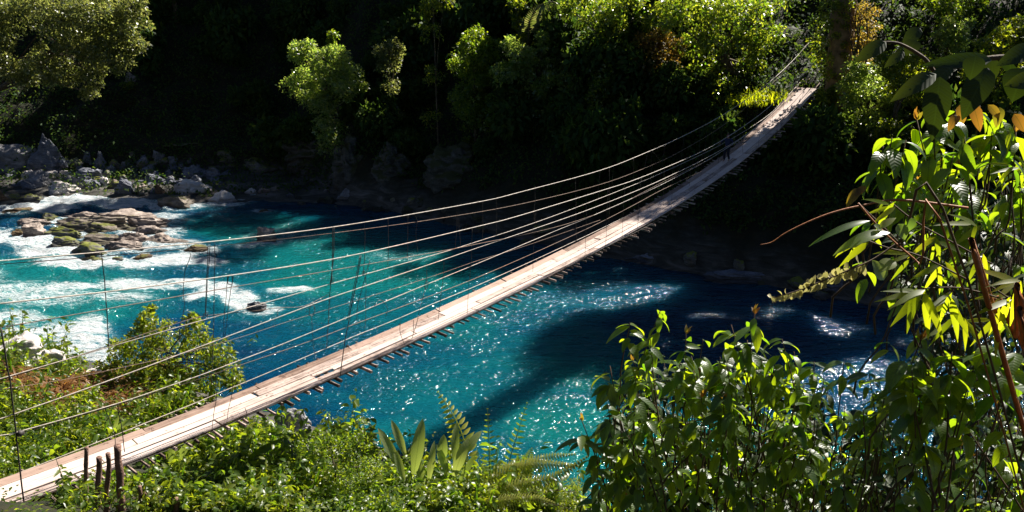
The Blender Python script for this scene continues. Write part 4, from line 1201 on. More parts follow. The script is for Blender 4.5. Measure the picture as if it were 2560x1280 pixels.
# ------------------------------------------------------------------ the near bank
def plantlets(poly, n, leaf_px, mat, name, clear=True, per=9, hmul=2.2, extra=None, lo=5, seedscale=.5, narrow=.5, maxk=46):
    q = poly_pts(poly, n)
    P, ok = march(q[:, 0], q[:, 1], lo=lo)
    P = P[ok]
    k = proj(P)[2]
    P, k = P[k < maxk], k[k < maxk]
    dn = fbm(P * seedscale, 3, 19)
    keep = (dn * 1.8 + rng.random(len(P)) > .30) | (not clear)
    pxx, pyy, _ = proj(P)
    front = (P[:, :2] - P0) @ BN > .6
    keep &= ~(front & (pxx < 150) & (pyy > 1120)) & ~(front & (pxx < 340) & (pyy > 1120) & (pyy < 1240))
    keep &= ~(front & (pxx > 170) & (pxx < 470) & (pyy > 1150) & (rng.random(len(P)) < .6)) & ~(front & (pxx < 340) & (pyy > 1135) & (pyy < 1235) & (rng.random(len(P)) < .7))
    if clear: keep &= ~((((pxx - 1065) / 165) ** 2 + ((pyy - 1180) / 62) ** 2 < 1) & (rng.random(len(P)) < .82)) & ~((((pxx - 1330) / 160) ** 2 + ((pyy - 1205) / 62) ** 2 < 1) & (rng.random(len(P)) < .88))
    P, k, dn = P[keep], k[keep], dn[keep]
    L0 = leaf_px / F * k
    N = len(P)
    # stems of leaves: each plantlet a little leafy shoot
    Q = np.repeat(P, per, 0); LL = np.repeat(L0, per)
    n2 = len(Q)
    tall = np.clip(.9 + 1.3 * fbm(P * 1.3, 3, 47), .25, 2.4)
    hh = np.repeat(L0 * hmul * rng.uniform(.5, 1.5, N) * tall, per) * rng.random(n2) ** .7
    lean = np.repeat(rng.normal(size=(N, 2)) * .35, per, 0)
    Q = Q + np.concatenate([lean * hh[:, None], hh[:, None]], 1)
    ph = rng.random(n2) * 2 * math.pi
    A = unit(np.stack([np.cos(ph), np.sin(ph), rng.uniform(-1.0, .7, n2)], -1))
    U = unit(rng.normal(size=(n2, 3)) * .6 + np.array([0, 0, 1]))
    Ln = LL * rng.uniform(.55, 1.4, n2)
    m_ = MB()
    top = hh.reshape(N, per).max(1)
    l1 = lean[::per]
    m_.simple_leaves(P - np.array([0, 0, .05]), np.concatenate([l1, np.ones((N, 1))], 1), unit(EYE - P), top + .05, k * 3.0 / F, rnd=np.zeros(N))
    rn = np.clip(np.repeat(rng.random(N), per) * .6 + rng.random(n2) * .4, 0, 1)
    m_.leaves(Q, A, U, Ln, Ln * narrow, curl=rng.uniform(.3, 1.3, n2), nseg=3, rnd=rn)
    return m_

BOT = [(-40, 1290), (-40, 1275), (200, 1215), (420, 1150), (600, 1105), (680, 1120), (760, 1130), (860, 1110), (930, 1130), (1040, 1150), (1200, 1150), (1330, 1160), (1450, 1170), (1500, 1290)]
tag(plantlets(BOT, 3300, 17, 'yellow', 'x', per=11, hmul=2.8, narrow=.42).build('near_undergrowth', G['yellow']), kind='stuff')
tag(plantlets(BOT, 2000, 22, 'green', 'x', per=9, hmul=3.0, narrow=.45).build('near_broadleaf_cover', G['green']), kind='stuff')
LEFT = [(-40, 880), (60, 880), (150, 905), (230, 960), (300, 960), (640, 950), (640, 960), (420, 1050), (200, 1140), (-40, 1225)]
tag(plantlets(LEFT, 2300, 13, 'yellow', 'x', per=11, lo=16, hmul=3.4, narrow=.42).build('left_bank_undergrowth', G['yellow']), kind='stuff')
tag(plantlets(LEFT, 1300, 18, 'green', 'x', per=9, lo=16, narrow=.36, hmul=3.0).build('left_bank_broadleaf_cover', G['green']), kind='stuff')
tag(plantlets([(640, 1130), (760, 1150), (900, 1160), (1000, 1180), (1240, 1190), (1470, 1200), (1500, 1290), (560, 1290)], 3400, 14, 'green', 'x', clear=False, per=9, hmul=1.5).build('low_ground_cover', G['green']), kind='stuff')
DRY = [(120, 985), (260, 960), (420, 925), (500, 930), (440, 1000), (330, 1050), (180, 1080), (60, 1030), (20, 950)]
q = poly_pts(DRY, 620); P, ok = march(q[:, 0], q[:, 1], lo=16); P = P[ok]
n = len(P) * 4; Q = np.repeat(P, 4, 0)
m_ = MB(); ph = rng.random(n) * 6.28
m_.leaves(Q + np.array([0, 0, .8]) * rng.random((n, 1)), np.stack([np.cos(ph), np.sin(ph), rng.uniform(.1, 1.2, n)], -1), np.tile([0, 0, 1.], (n, 1)) + rng.normal(size=(n, 3)) * .2, rng.uniform(.4, 1.2, n), rng.uniform(.04, .13, n), curl=rng.uniform(.8, 2.2, n), shape='lance', nseg=5)
tag(m_.build('dry_ferns', G['dry']), kind='stuff')
# cover that continues outside the photo's frame and behind its plants
xs = rng.uniform(-30, 14, 5200); ys = rng.uniform(3, 38, 5200)
sn = near_s(xs, ys); kp = (sn > 2.2) & ~((np.abs(xs) < 3.0) & (ys < 6)) & (np.hypot(xs, ys) > 4.0)
xs, ys = xs[kp], ys[kp]
P = np.stack([xs, ys, ground(xs, ys)], -1); Q = np.repeat(P, 8, 0); n = len(Q); ph = rng.random(n) * 6.28
Q = Q + np.stack([rng.normal(size=n) * .12, rng.normal(size=n) * .12, rng.random(n) * .3], -1)
m_ = MB(); L = np.minimum(proj(Q)[2] * 14 / F, .2) * rng.uniform(.6, 1.3, n)
m_.simple_leaves(Q, np.stack([np.cos(ph), np.sin(ph), rng.uniform(-.3, .5, n)], -1), rng.normal(size=(n, 3)) * .3 + np.array([0, 0, 1.]), L, L * .5)
tag(m_.build('slope_ground_cover', G['green']), kind='stuff')

# leafy bush by the water, left
def bush_at(name, base_px, clusters, mat, ls, label, dens, simple=False, lo=16, trunk_r=.07, cat='bush', dY=0.0):
    P, ok = march(np.array([float(base_px[0])]), np.array([float(base_px[1])]), lo=lo)
    b = P[0]
    return woody(name, clusters, b[1] + dY, mat, ls, label, cat, dens=dens, trunk_r=trunk_r, base=b - np.array([0, 0, .1]), simple=simple, wood='stems', leafname='foliage')
bush_at('leafy_bush', (430, 985), [(370, 800, 26), (352, 840, 40), (400, 835, 40), (300, 880, 40), (350, 890, 55), (420, 890, 60), (480, 830, 40), (500, 870, 48), (545, 890, 46), (575, 930, 40), (520, 940, 50), (455, 950, 50), (390, 950, 50), (320, 940, 46), (270, 915, 24), (590, 960, 26), (480, 800, 18), (375, 775, 12)],
        'yellow', .19, 'large round leafy bush growing by the water behind the left cables', 330)
bush_at('leafy_bush', (560, 1075), [(560, 1090, 34), (600, 1100, 36), (520, 1110, 34), (650, 1080, 30), (620, 1130, 40), (575, 1140, 40)], 'yellow', .14, 'low bush under the near side of the deck left of the grey rocks', 420, lo=10)
bush_at('leafy_bush', (850, 1240), [(770, 1125, 34), (810, 1105, 36), (850, 1115, 40), (900, 1105, 34), (800, 1165, 46), (870, 1165, 50), (930, 1160, 36), (840, 1215, 50), (900, 1220, 46), (770, 1210, 40)],
        'green', .085, 'dense small leaved bush left of the broad strap leaved plant', 1100, lo=4, trunk_r=.03)
bush_at('leafy_bush', (975, 1120), [(985, 1085, 22), (1010, 1075, 20), (960, 1100, 20), (1030, 1095, 22), (940, 1092, 14)], 'dark', .08, 'dark fine leaved bush behind the broad strap leaved plant', 1300, lo=4, trunk_r=.02, dY=1.5)
bush_at('leafy_bush', (1240, 1275), [(1180, 1240, 36), (1240, 1250, 34), (1310, 1245, 34), (1380, 1245, 36), (1440, 1230, 34), (1420, 1270, 34), (1130, 1255, 34)], 'yellow', .06, 'low fine leaved bush under the spreading fern', 1900, lo=4, trunk_r=.02)

# wooden stakes
STK = [((205, 1300), (216, 1118), 8, 'thin straight wooden stake, leftmost of the stakes'), ((228, 1290), (248, 1142), 11, 'thicker notched stake second from the left'),
       ((246, 1300), (272, 1132), 10, 'leaning stake third from the left'), ((302, 1310), (293, 1114), 14, 'tallest and thickest wooden stake'),
       ((335, 1300), (351, 1215), 8, 'short thin leaning stake right of the tallest one'), ((368, 1300), (366, 1232), 12, 'short stake with a splintered top'), ((438, 1300), (441, 1245), 14, 'stubby stake furthest to the right with a knobbed top')]
for (b, t, w, lab) in STK:
    P, ok = march(np.array([float(b[0])]), np.array([1275.]), lo=6)
    Y = P[0][1]
    pb, pt = at_y(b[0], b[1], Y), at_y(t[0], t[1], Y)
    pb = pb - np.array([0, 0, .4])
    r = w / F * proj(pt)[2] * .66
    pts = [pb + (pt - pb) * u + rng.normal(size=3) * np.array([.006, .006, 0]) for u in np.linspace(0, 1, 9)]
    m_ = MB(); m_.tube(smooth_path(pts, 2), r * (1.1 - .2 * np.linspace(0, 1, 17)) * (1 + rng.uniform(-.12, .12, 17)), 9)
    tag(m_.build('wooden_stake', M['stake']), lab, 'stake', 'wooden stakes by the near bridge end')

# leaf given by the photo pixels of its base and tip
def px_leaf(mb_, base, tip, wpx, k, curl=.5, shape='strap', nseg=8, dk=0.0, face=.6, rnd=None, fold=.22):
    B = at_k(base[0], base[1], k); T = at_k(tip[0], tip[1], k + dk)
    A = T - B
    toc = unit(EYE - B)
    A0 = unit(A)
    U = unit(toc * face + np.array([0, 0, 1 - face]))
    c = curl
    L = np.linalg.norm(A) * (1 + c * c / 24.)
    # rotate the starting direction up so the bent leaf still ends at the tip
    S = unit(np.cross(A0, U)); U2 = np.cross(S, A0)
    A1 = unit(A0 * math.cos(c / 2) + U2 * math.sin(c / 2))
    mb_.leaves(B[None], A1[None], (U2 * math.cos(c / 2) - A0 * math.sin(c / 2))[None], L, wpx / F * k, curl=c, shape=shape, nseg=nseg, rnd=rng.random() if rnd is None else rnd, fold=fold)

def ground_k(px, py, lo=3):
    P, ok = march(np.array([float(px)]), np.array([float(py)]), lo=lo)
    return float(proj(P[0])[2]), P[0]

k0, b0 = ground_k(1065, 1235)
root = empty('strap_leaved_plant', tuple(b0), 'clump of broad pale green strap leaves standing up at the bottom middle', 'plant')
m_ = MB()
for base, tip, w in [((995, 1162), (945, 1070), 25), ((1013, 1138), (978, 1050), 22), ((1035, 1185), (1057, 1046), 34), ((1072, 1203), (1086, 1102), 20), ((1136, 1155), (1141, 1056), 22), ((1103, 1160), (1110, 1086), 28),
                     ((1155, 1140), (1204, 1077), 24), ((1135, 1190), (1172, 1094), 30), ((967, 1240), (916, 1160), 22), ((1120, 1190), (1092, 1110), 20), ((1010, 1200), (985, 1120), 20), ((1060, 1215), (1040, 1140), 22), ((1150, 1200), (1195, 1130), 18)]:
    px_leaf(m_, base, tip, w, k0 - .55 + rng.uniform(-.25, .25), curl=rng.uniform(.2, .7), dk=rng.uniform(-.1, .35))
m_.build('leaf', G['strap'], root)
m_ = MB()
for t in [(995, 1160), (1013, 1140), (1035, 1185), (1072, 1203), (1136, 1155), (1103, 1160), (1155, 1140), (1135, 1190), (967, 1240)]:
    m_.tube(smooth_path([b0 + rng.normal(size=3) * .04, at_k(t[0] * .6 + 1065 * .4, (t[1] + 1235) / 2, k0), at_k(t[0], t[1], k0 - .1)], 4), .008, 5)
m_.build('stalk', G['strap'], root)

def blade_plant(name, base, blades, mat, label):
    k, b = ground_k(base[0], base[1], 6)
    root_ = empty(name, tuple(b), label, 'plant')
    m_ = MB()
    for bs, tp, w, sh in blades: px_leaf(m_, bs, tp, w, k - .2 + rng.uniform(-.2, .2), curl=rng.uniform(.2, .8), shape=sh)
    m_.build('blade', G[mat], root_)
    m_ = MB(); m_.tube(smooth_path([b, at_k(blades[0][0][0], blades[0][0][1], k - .2)], 4), .015, 5); m_.build('stalk', G[mat], root_)
blade_plant('blade_leaf_plant', (432, 1190), [((428, 1178), (435, 1040), 19, 'strap'), ((436, 1160), (492, 1088), 20, 'ovate'), ((430, 1170), (452, 1120), 14, 'ovate'), ((425, 1180), (400, 1150), 10, 'lance')], 'strap', 'plant with one tall upright blade leaf in front of the deck')
blade_plant('blade_leaf_plant', (600, 1180), [((598, 1165), (632, 1088), 20, 'ovate'), ((605, 1165), (712, 1092), 24, 'ovate'), ((600, 1178), (735, 1168), 20, 'lance'), ((640, 1200), (700, 1150), 16, 'lance'), ((655, 1215), (745, 1205), 18, 'lance')], 'green', 'dark plant with wide blades left of the grey rocks')
blade_plant('blade_leaf_plant', (285, 1095), [((280, 1085), (262, 1035), 14, 'lance'), ((290, 1075), (340, 1040), 12, 'lance'), ((300, 1060), (348, 1060), 12, 'lance'), ((285, 1080), (300, 1030), 10, 'lance')], 'strap', 'small blade leaved plant behind the deck near the stakes')

# ferns
def fern(name, fronds, k, label, plen_px, pw_px, n, b=None, mat='fern', droop=.5, curl=.8, side=1.25):
    root_ = empty(name, tuple(b if b is not None else at_k(fronds[0][0][0], fronds[0][0][1], k)), label, 'fern')
    for pts in fronds:
        P = [at_k(x, y, k + dk) for x, y, dk in [(p[0], p[1], p[2] if len(p) > 2 else 0) for p in pts]]
        m_ = MB()
        pth = frond(m_, P, plen_px / F * k, pw_px / F * k, n, droop=droop, side_ang=side, curl=curl)
        m_.tube(pth, np.linspace(.008, .002, len(pth)) * k / 8, 5, .1); m_.build('frond', G[mat], root_)
    return root_
kf, bf = ground_k(1190, 1245)
fern('fern', [[(1175, 1180), (1163, 1110), (1145, 1060), (1120, 1015), (1094, 978)]], kf, 'yellow green fern frond arching up left over the water', 40, 11, 15, bf)
fern('fern', [[(1228, 1240), (1224, 1170), (1222, 1100), (1219, 1020)]], kf, 'thin upright fern with a straight dark stem', 27, 6, 14, bf + np.array([.2, 0, 0]), mat='yellow')
fern('fern', [[(1262, 1235), (1272, 1160), (1292, 1090), (1318, 1005)], [(1300, 1200), (1318, 1150), (1330, 1120)]], kf, 'upright fern leaning right beside the thin one', 28, 6, 15, bf + np.array([.4, 0, 0]), mat='yellow')
# the spreading fern: fronds with divided pinnae
root = empty('spreading_fern', tuple(bf + np.array([.6, 0, 0])), 'wide spreading feathery fern at the bottom beside the right bush', 'fern')
def big_frond(pts, k, plen, n):
    P = np.array([at_k(x, y, k + dk) for x, y, dk in pts])
    path = smooth_path(P, 12)
    m_ = MB()
    seg = np.linalg.norm(np.diff(path, axis=0), axis=1); cum = np.concatenate([[0], np.cumsum(seg)])
    tt_ = np.linspace(.1, .985, n)
    C = np.stack([np.interp(tt_ * cum[-1], cum, path[:, i]) for i in range(3)], -1)
    T = unit(np.gradient(C, axis=0)); toc = unit(EYE - C)
    S = unit(np.cross(T, toc * .9 + np.array([0, 0, .3])))
    w = np.maximum(np.sin(np.pi * tt_ ** .55) ** .8, .1)
    for sg in (-1, 1):
        for i in range(n):
            A = unit(S[i] * sg * .93 + T[i] * .38 + np.array([0, 0, -.12]))
            L = plen * w[i]
            m_.tube(np.array([C[i], C[i] + A * L * .5 - np.array([0, 0, L * .06]), C[i] + A * L - np.array([0, 0, L * .25])]), .0025, 4, .1)
            q_ = 15
            u = np.linspace(.04, .97, q_)
            B = C[i] + A * L * u[:, None] - np.array([0, 0, 1]) * (L * .25 * u ** 2)[:, None]
            S2 = unit(np.cross(A, toc[i] * .9 + np.array([0, 0, .3])))
            for s2 in (-1, 1):
                A2 = unit(S2 * s2 * .9 + A * .42)
                ll = plen * .17 * (1 - .85 * u)
                m_.simple_leaves(B, np.tile(A2, (q_, 1)), np.tile(unit(toc[i] + np.array([0, 0, 1.])), (q_, 1)), ll, plen * .10 * np.ones(q_))
    m_.tube(path, np.linspace(.007, .002, len(path)), 5, .1); m_.build('frond', G['fern'], root)
big_frond([(1195, 1225, 0), (1250, 1190, -.1), (1340, 1160, -.2), (1455, 1165, -.2)], kf - .8, .36, 32)
big_frond([(1205, 1240, -.3), (1290, 1215, -.5), (1390, 1190, -.7), (1470, 1140, -.7)], kf - 1.0, .34, 32)
big_frond([(1210, 1180, 0), (1290, 1165, 0), (1370, 1142, .1), (1440, 1135, .1)], kf - .5, .30, 30)
big_frond([(1200, 1255, -.5), (1270, 1250, -.8), (1340, 1245, -.9), (1400, 1262, -1)], kf - 1.1, .28, 28)

# ------------------------------------------------------------------ the near right shrubs
def whorl(m_, tipP, L, n, spread=1.0, hang=.9, rnd0=None, wid=.36, young=None):
    """a shoot tip: leaves radiating and drooping"""
    ph = rng.random() * 6.28 + np.arange(n) * 2.4 + rng.normal(size=n) * .25
    up = rng.uniform(-.1, .55, n)
    A = unit(np.stack([np.cos(ph) * spread, np.sin(ph) * spread, up - hang * .5], -1))
    U = unit(np.tile([0, 0, 1.], (n, 1)) + rng.normal(size=(n, 3)) * .18)
    Ln = L * rng.uniform(.65, 1.2, n)
    off = np.stack([np.zeros(n), np.zeros(n), -rng.random(n) * L * 1.1], -1)
    m_.leaves(tipP + off, A, U, Ln, Ln * wid, curl=rng.uniform(.5, 1.5, n) * hang, nseg=6, shape='ovate', rnd=np.clip(rng.random(n) * .72, 0, 1) if rnd0 is None else rnd0)
    if young is not None:
        nn = 4
        ph = rng.random(nn) * 6.28
        young.leaves(np.tile(tipP, (nn, 1)), unit(np.stack([np.cos(ph) * .5, np.sin(ph) * .5, np.ones(nn)], -1)), rng.normal(size=(nn, 3)), L * rng.uniform(.25, .45, nn), L * .13, curl=.6, nseg=4)

def shoot_shrub(name, tips, L, label, base, mat='near', per=8, stem_bend=.3, hang=.9, wid=.36, lower=2, young=True, stemr=.006, cat='shrub'):
    root_ = empty(name, tuple(base), label, cat)
    lv, yg, st = MB(), MB(), MB()
    for (px, py, k) in tips:
        t = at_k(px, py, k)
        whorl(lv, t, L, per, hang=hang, wid=wid, young=yg if (young and rng.random() < .12) else None)
        # the stem below the tip with more leaves down it
        drop = rng.uniform(.5, .9)
        side = rng.normal(size=3) * np.array([.12, .12, 0])
        m1 = t + side - np.array([0, 0, drop]) + unit(base - t) * .25
        pth = smooth_path([t, (t + m1) / 2 + rng.normal(size=3) * .03, m1, base * .35 + m1 * .65 + rng.normal(size=3) * .15, base + rng.normal(size=3) * np.array([.35, .35, 0])], 5)
        if rng.random() < .84: pth = pth[:10]
        st.tube(pth, np.linspace(.0025, stemr, len(pth)), 5)
        for j in range(lower):
            u = rng.uniform(.12, .9)
            whorl(lv, t * (1 - u) + m1 * u, L * rng.uniform(.7, 1.0), max(3, per // 2), hang=hang, wid=wid)
    lv.build('foliage', G[mat], root_)
    st.build('stems', M['twig'], root_)
    if yg.n: yg.build('young_leaves', G['orange'], root_)
    return root_

def gbase(X, Y):
    return np.array([X, Y, float(ground(np.array([float(X)]), np.array([float(Y)]))[0]) - .1])
kS = 4.6
tips = [(1575, 808, 4.5), (1650, 778, 4.5), (1625, 840, 4.6), (1715, 835, 4.7), (1758, 850, 4.8), (1828, 812, 4.6), (1887, 785, 4.5), (1868, 850, 4.6), (1955, 848, 4.6), (1985, 880, 4.7), (1525, 915, 4.4), (1590, 940, 4.4), (1520, 1010, 4.3), (1455, 1052, 4.3), (1490, 1110, 4.4), (1560, 1070, 4.4),
        (1800, 900, 4.7), (1905, 900, 4.7), (1700, 905, 4.6), (2035, 905, 4.8)]
q = poly_pts([(1520, 960), (1600, 880), (1800, 870), (1960, 890), (2050, 950), (2080, 1290), (1480, 1290), (1490, 1120)], 125)
tips += [(x, y, rng.uniform(4.4, 6.2)) for x, y in q]
shoot_shrub('drooping_leaf_shrub', tips, .145, 'large backlit shrub with drooping veined leaves in the right foreground', gbase(2.2, 5.6), per=8)
tips = [(2110, 905, 4.4), (2172, 928, 4.3), (2060, 945, 4.5), (2225, 985, 4.3)] + [(x, y, rng.uniform(4.2, 6.0)) for x, y in poly_pts([(2040, 980), (2200, 970), (2600, 1020), (2600, 1300), (2060, 1300)], 95)]
shoot_shrub('drooping_leaf_shrub', tips, .12, 'sparser backlit shrub at the bottom right with water glare between its leaves', gbase(4.2, 5.6), per=7)
tips = [(2292, 300, 3.6), (2345, 270, 3.7), (2388, 275, 3.6), (2450, 265, 3.7), (2510, 280, 3.6), (2230, 345, 3.5), (2208, 365, 3.5), (2265, 350, 3.5), (2335, 340, 3.6), (2410, 330, 3.6), (2480, 330, 3.6), (2540, 330, 3.6)] + [(x, y, rng.uniform(3.5, 4.8)) for x, y in poly_pts([(2240, 380), (2560, 330), (2600, 520), (2420, 520), (2270, 470)], 26)]
shoot_shrub('drooping_leaf_shrub', tips, .15, 'tall shrub with reddish turning leaves at its top at the right edge', gbase(6.0, 4.6), per=7, hang=1.1, lower=1)
tips = [(2300, 850, 3.6), (2260, 900, 3.6), (2380, 880, 3.5), (2440, 900, 3.6), (2350, 940, 3.6), (2500, 930, 3.5), (2540, 880, 3.6), (2300, 980, 3.7), (2420, 980, 3.6), (2480, 860, 3.6), (2280, 930, 3.5)]
shoot_shrub('drooping_leaf_shrub', tips, .16, 'glossy large leaved shrub at the right edge under the bamboo sprays', gbase(5.6, 5.0), per=8, wid=.45)
tips = [(x, y, rng.uniform(3.8, 5.4)) for x, y in poly_pts([(2230, 480), (2420, 500), (2600, 500), (2600, 900), (2330, 880), (2300, 700)], 42)]
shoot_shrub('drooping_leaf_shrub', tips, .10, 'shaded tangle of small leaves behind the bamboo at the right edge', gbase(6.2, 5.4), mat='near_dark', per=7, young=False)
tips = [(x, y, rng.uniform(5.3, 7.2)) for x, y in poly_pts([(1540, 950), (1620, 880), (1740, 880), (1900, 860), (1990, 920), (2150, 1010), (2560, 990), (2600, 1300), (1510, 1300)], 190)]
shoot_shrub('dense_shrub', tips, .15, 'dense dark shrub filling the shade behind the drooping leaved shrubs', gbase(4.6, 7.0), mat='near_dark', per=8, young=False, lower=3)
tips = [(x, y, rng.uniform(4.6, 6.4)) for x, y in poly_pts([(2260, 430), (2400, 380), (2600, 380), (2600, 1000), (2300, 960), (2330, 760), (2230, 600)], 75)]
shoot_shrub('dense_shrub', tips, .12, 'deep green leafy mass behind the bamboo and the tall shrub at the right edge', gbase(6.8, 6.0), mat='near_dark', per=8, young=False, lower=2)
# turning leaves on top of the tall shrub
m_ = MB()
for bs, tp, w in [((2400, 262), (2408, 310), 26), ((2430, 258), (2450, 330), 30), ((2500, 268), (2490, 320), 26), ((2535, 285), (2560, 330), 30), ((2395, 285), (2370, 330), 24), ((2470, 262), (2500, 300), 22), ((2150, 470), (2115, 520), 24), ((2165, 465), (2130, 500), 18)]:
    px_leaf(m_, bs, tp, w, 3.5, curl=.8, shape='ovate', nseg=6)
kx = [o for o in COL.objects if o.get('label', '').startswith('tall shrub with reddish')][0]
m_.build('turning_leaves', G['orange'], kx)

# bamboo sprays
root = empty('bamboo', tuple(gbase(6.0, 5.2)), 'bamboo with narrow bright yellow green leaves on the right', 'bamboo')
m_ = MB()
def spray(cx, cy, k, n, a0, a1, Lpx, w=.16):
    for i in range(n):
        a = math.radians(a0 + (a1 - a0) * (i / max(1, n - 1)) + rng.uniform(-8, 8))
        L = Lpx * rng.uniform(.7, 1.15)
        b = (cx + rng.uniform(-14, 14), cy + rng.uniform(-8, 8))
        px_leaf(m_, b, (b[0] + math.cos(a) * L, b[1] + math.sin(a) * L), L * w * rng.uniform(.85, 1.2), k + rng.uniform(-.12, .12), curl=rng.uniform(.1, .7), shape='lance', nseg=6, dk=rng.uniform(-.05, .12), face=.55, fold=.1)
for a in [(2300, 722, 3.2, 7, 70, 185, 125), (2375, 735, 3.2, 5, 60, 150, 110), (2235, 510, 3.1, 4, 120, 190, 85), (2165, 605, 3.0, 4, 120, 165, 95), (2440, 560, 3.4, 4, 110, 200, 90), (2460, 640, 3.2, 4, 80, 140, 90), (2545, 700, 3.2, 5, 110, 190, 115), (2520, 745, 3.2, 4, 100, 175, 110),
          (2400, 790, 3.3, 5, 30, 160, 100), (2540, 420, 3.4, 3, 130, 190, 70), (2360, 660, 3.2, 4, 60, 150, 85), (2490, 800, 3.3, 4, 60, 170, 100), (2270, 640, 3.2, 3, 130, 180, 90), (2330, 600, 3.3, 3, 20, 150, 80)]:
    spray(*a)
m_.build('foliage', G['bamboo'], root)
for pts in ([(2575, 920), (2540, 840), (2505, 765), (2495, 740)], [(2490, 830), (2487, 780), (2490, 745)], [(2600, 1000), (2560, 870), (2520, 770)]):
    m_ = MB(); m_.tube(smooth_path([gbase(5.0 + rng.uniform(-.4, .4), 4.8)] + [at_k(x, y, 3.25) for x, y in pts], 5), .011, 7); m_.build('cane', M['redstem'], root)
m_ = MB()
for pts in ([(2225, 505), (2290, 555), (2370, 600), (2480, 660)], [(2165, 600), (2220, 620), (2300, 640), (2420, 700)], [(2455, 700), (2520, 745)], [(2145, 508), (2200, 560), (2250, 610)], [(2300, 722), (2400, 720), (2500, 745)]):
    m_.tube(smooth_path([at_k(x, y, 3.15) for x, y in pts], 5), .0035, 5)
m_.build('branch', M['twig'], root)

# long grey green leaves
root = empty('long_leaf_branch', tuple(gbase(2.7, 3.9)), 'branch with long curved grey backed leaves reaching left over the dark water', 'branch')
m_ = MB()
for bs, tp, w, c in [((2175, 552), (2020, 618), 20, .7), ((2225, 582), (2082, 640), 34, 1.0), ((2200, 570), (2240, 545), 22, .5), ((2245, 560), (2262, 600), 34, .6), ((2285, 545), (2270, 580), 20, .5), ((2185, 562), (2205, 575), 18, .4), ((2210, 700), (2180, 650), 40, .5), ((2240, 655), (2185, 680), 40, .5)]:
    px_leaf(m_, bs, tp, w, 2.9, curl=c, shape='ovate', nseg=8, face=.4)
m_.build('foliage', G['silver'], root)
m_ = MB(); m_.tube(smooth_path([at_k(x, y, 2.92) for x, y in ((2145, 508), (2185, 555), (2230, 600), (2300, 660), (2420, 760))] + [gbase(4.6, 4.4)], 5), .004, 5); m_.build('twig', M['redstem'], root)

# pale hanging spray
root = empty('bract_spray', tuple(at_k(2180, 660, 3.0)), 'hanging spray of pale scaly bracts over the dark water on the right', 'flower spray')
spray_stem = smooth_path([gbase(4.4, 4.2), at_k(2420, 700, 3.05), at_k(2240, 610, 3.0)], 6)
pp = smooth_path([at_k(x, y, 3.0) for x, y in ((2240, 610), (2180, 650), (2110, 680), (2050, 705), (1990, 728), (1930, 745))], 12)
m_ = MB(); m_.tube(pp, np.linspace(.004, .0018, len(pp)), 5); m_.tube(spray_stem, .005, 5); m_.build('stem', M['twig'], root)
m_ = MB()
n = 64; tt_ = np.linspace(.25, 1, n); idx = tt_ * (len(pp) - 1); C = np.stack([np.interp(idx, np.arange(len(pp)), pp[:, i]) for i in range(3)], -1)
m_.leaves(C, np.stack([rng.normal(size=n) * .35 - .2, rng.normal(size=n) * .45, np.where(rng.random(n) < .68, -1.0, .6)], -1), rng.normal(size=(n, 3)), .05 * (1.15 - .7 * tt_) * rng.uniform(.8, 1.2, n), .022, curl=.5, shape='obov', nseg=4)
m_.build('bracts', G['catkin'], root)

# dark twig
root = empty('bare_twig', tuple(gbase(2.9, 4.2)), 'long bare red twig reaching left over the shaded rocks', 'twig')
m_ = MB(); m_.tube(smooth_path([at_k(x, y, 3.4) for x, y in ((2420, 520), (2250, 500), (2150, 515), (2080, 532), (2020, 555), (1965, 582), (1930, 605), (1900, 612))], 6), np.linspace(.006, .0015, 43), 5)
m_.build('twig', M['redstem'], root)

# overhanging big dark leaves, upper right
root = empty('overhanging_branch', tuple(at_k(2620, 250, 2.2)), 'overhanging branch with large dark leaves in the upper right', 'branch')
m_ = MB()
for bs, tp, w, c in [((2350, 192), (2330, 352), 66, .5), ((2340, 185), (2225, 255), 44, .6), ((2290, 100), (2265, 140), 40, .4), ((2300, 70), (2255, 118), 36, .4), ((2215, 105), (2135, 158), 40, .5), ((2260, 130), (2210, 170), 26, .4), ((2480, 150), (2300, 165), 40, .5), ((2440, 140), (2425, 200), 50, .5),
                     ((2470, 170), (2405, 300), 66, .6), ((2480, 145), (2480, 210), 34, .4), ((2520, 140), (2530, 185), 40, .4), ((2560, 170), (2530, 255), 76, .6), ((2590, 120), (2490, 165), 50, .5), ((2380, 165), (2310, 230), 40, .5), ((2360, 175), (2400, 160), 30, .4), ((2600, 200), (2510, 215), 50, .6)]:
    px_leaf(m_, bs, tp, w, 2.1 + rng.uniform(-.12, .12), curl=c, shape='ovate', nseg=8, face=.75)
m_.build('foliage', G['near_dark'], root)
m_ = MB()
m_.tube(smooth_path([gbase(4.4, 3.4), np.array([3.6, 3.0, 15.2]), np.array([2.6, 2.45, 17.2]), at_k(2700, 200, 2.12)], 6), np.linspace(.03, .011, 19), 6)
m_.tube(smooth_path([at_k(x, y, 2.12) for x, y in ((2700, 200), (2580, 150), (2480, 145), (2400, 165), (2345, 185), (2310, 145), (2250, 110), (2200, 105))], 6), np.linspace(.010, .003, 43), 6)
m_.build('twig', M['twig'], root)

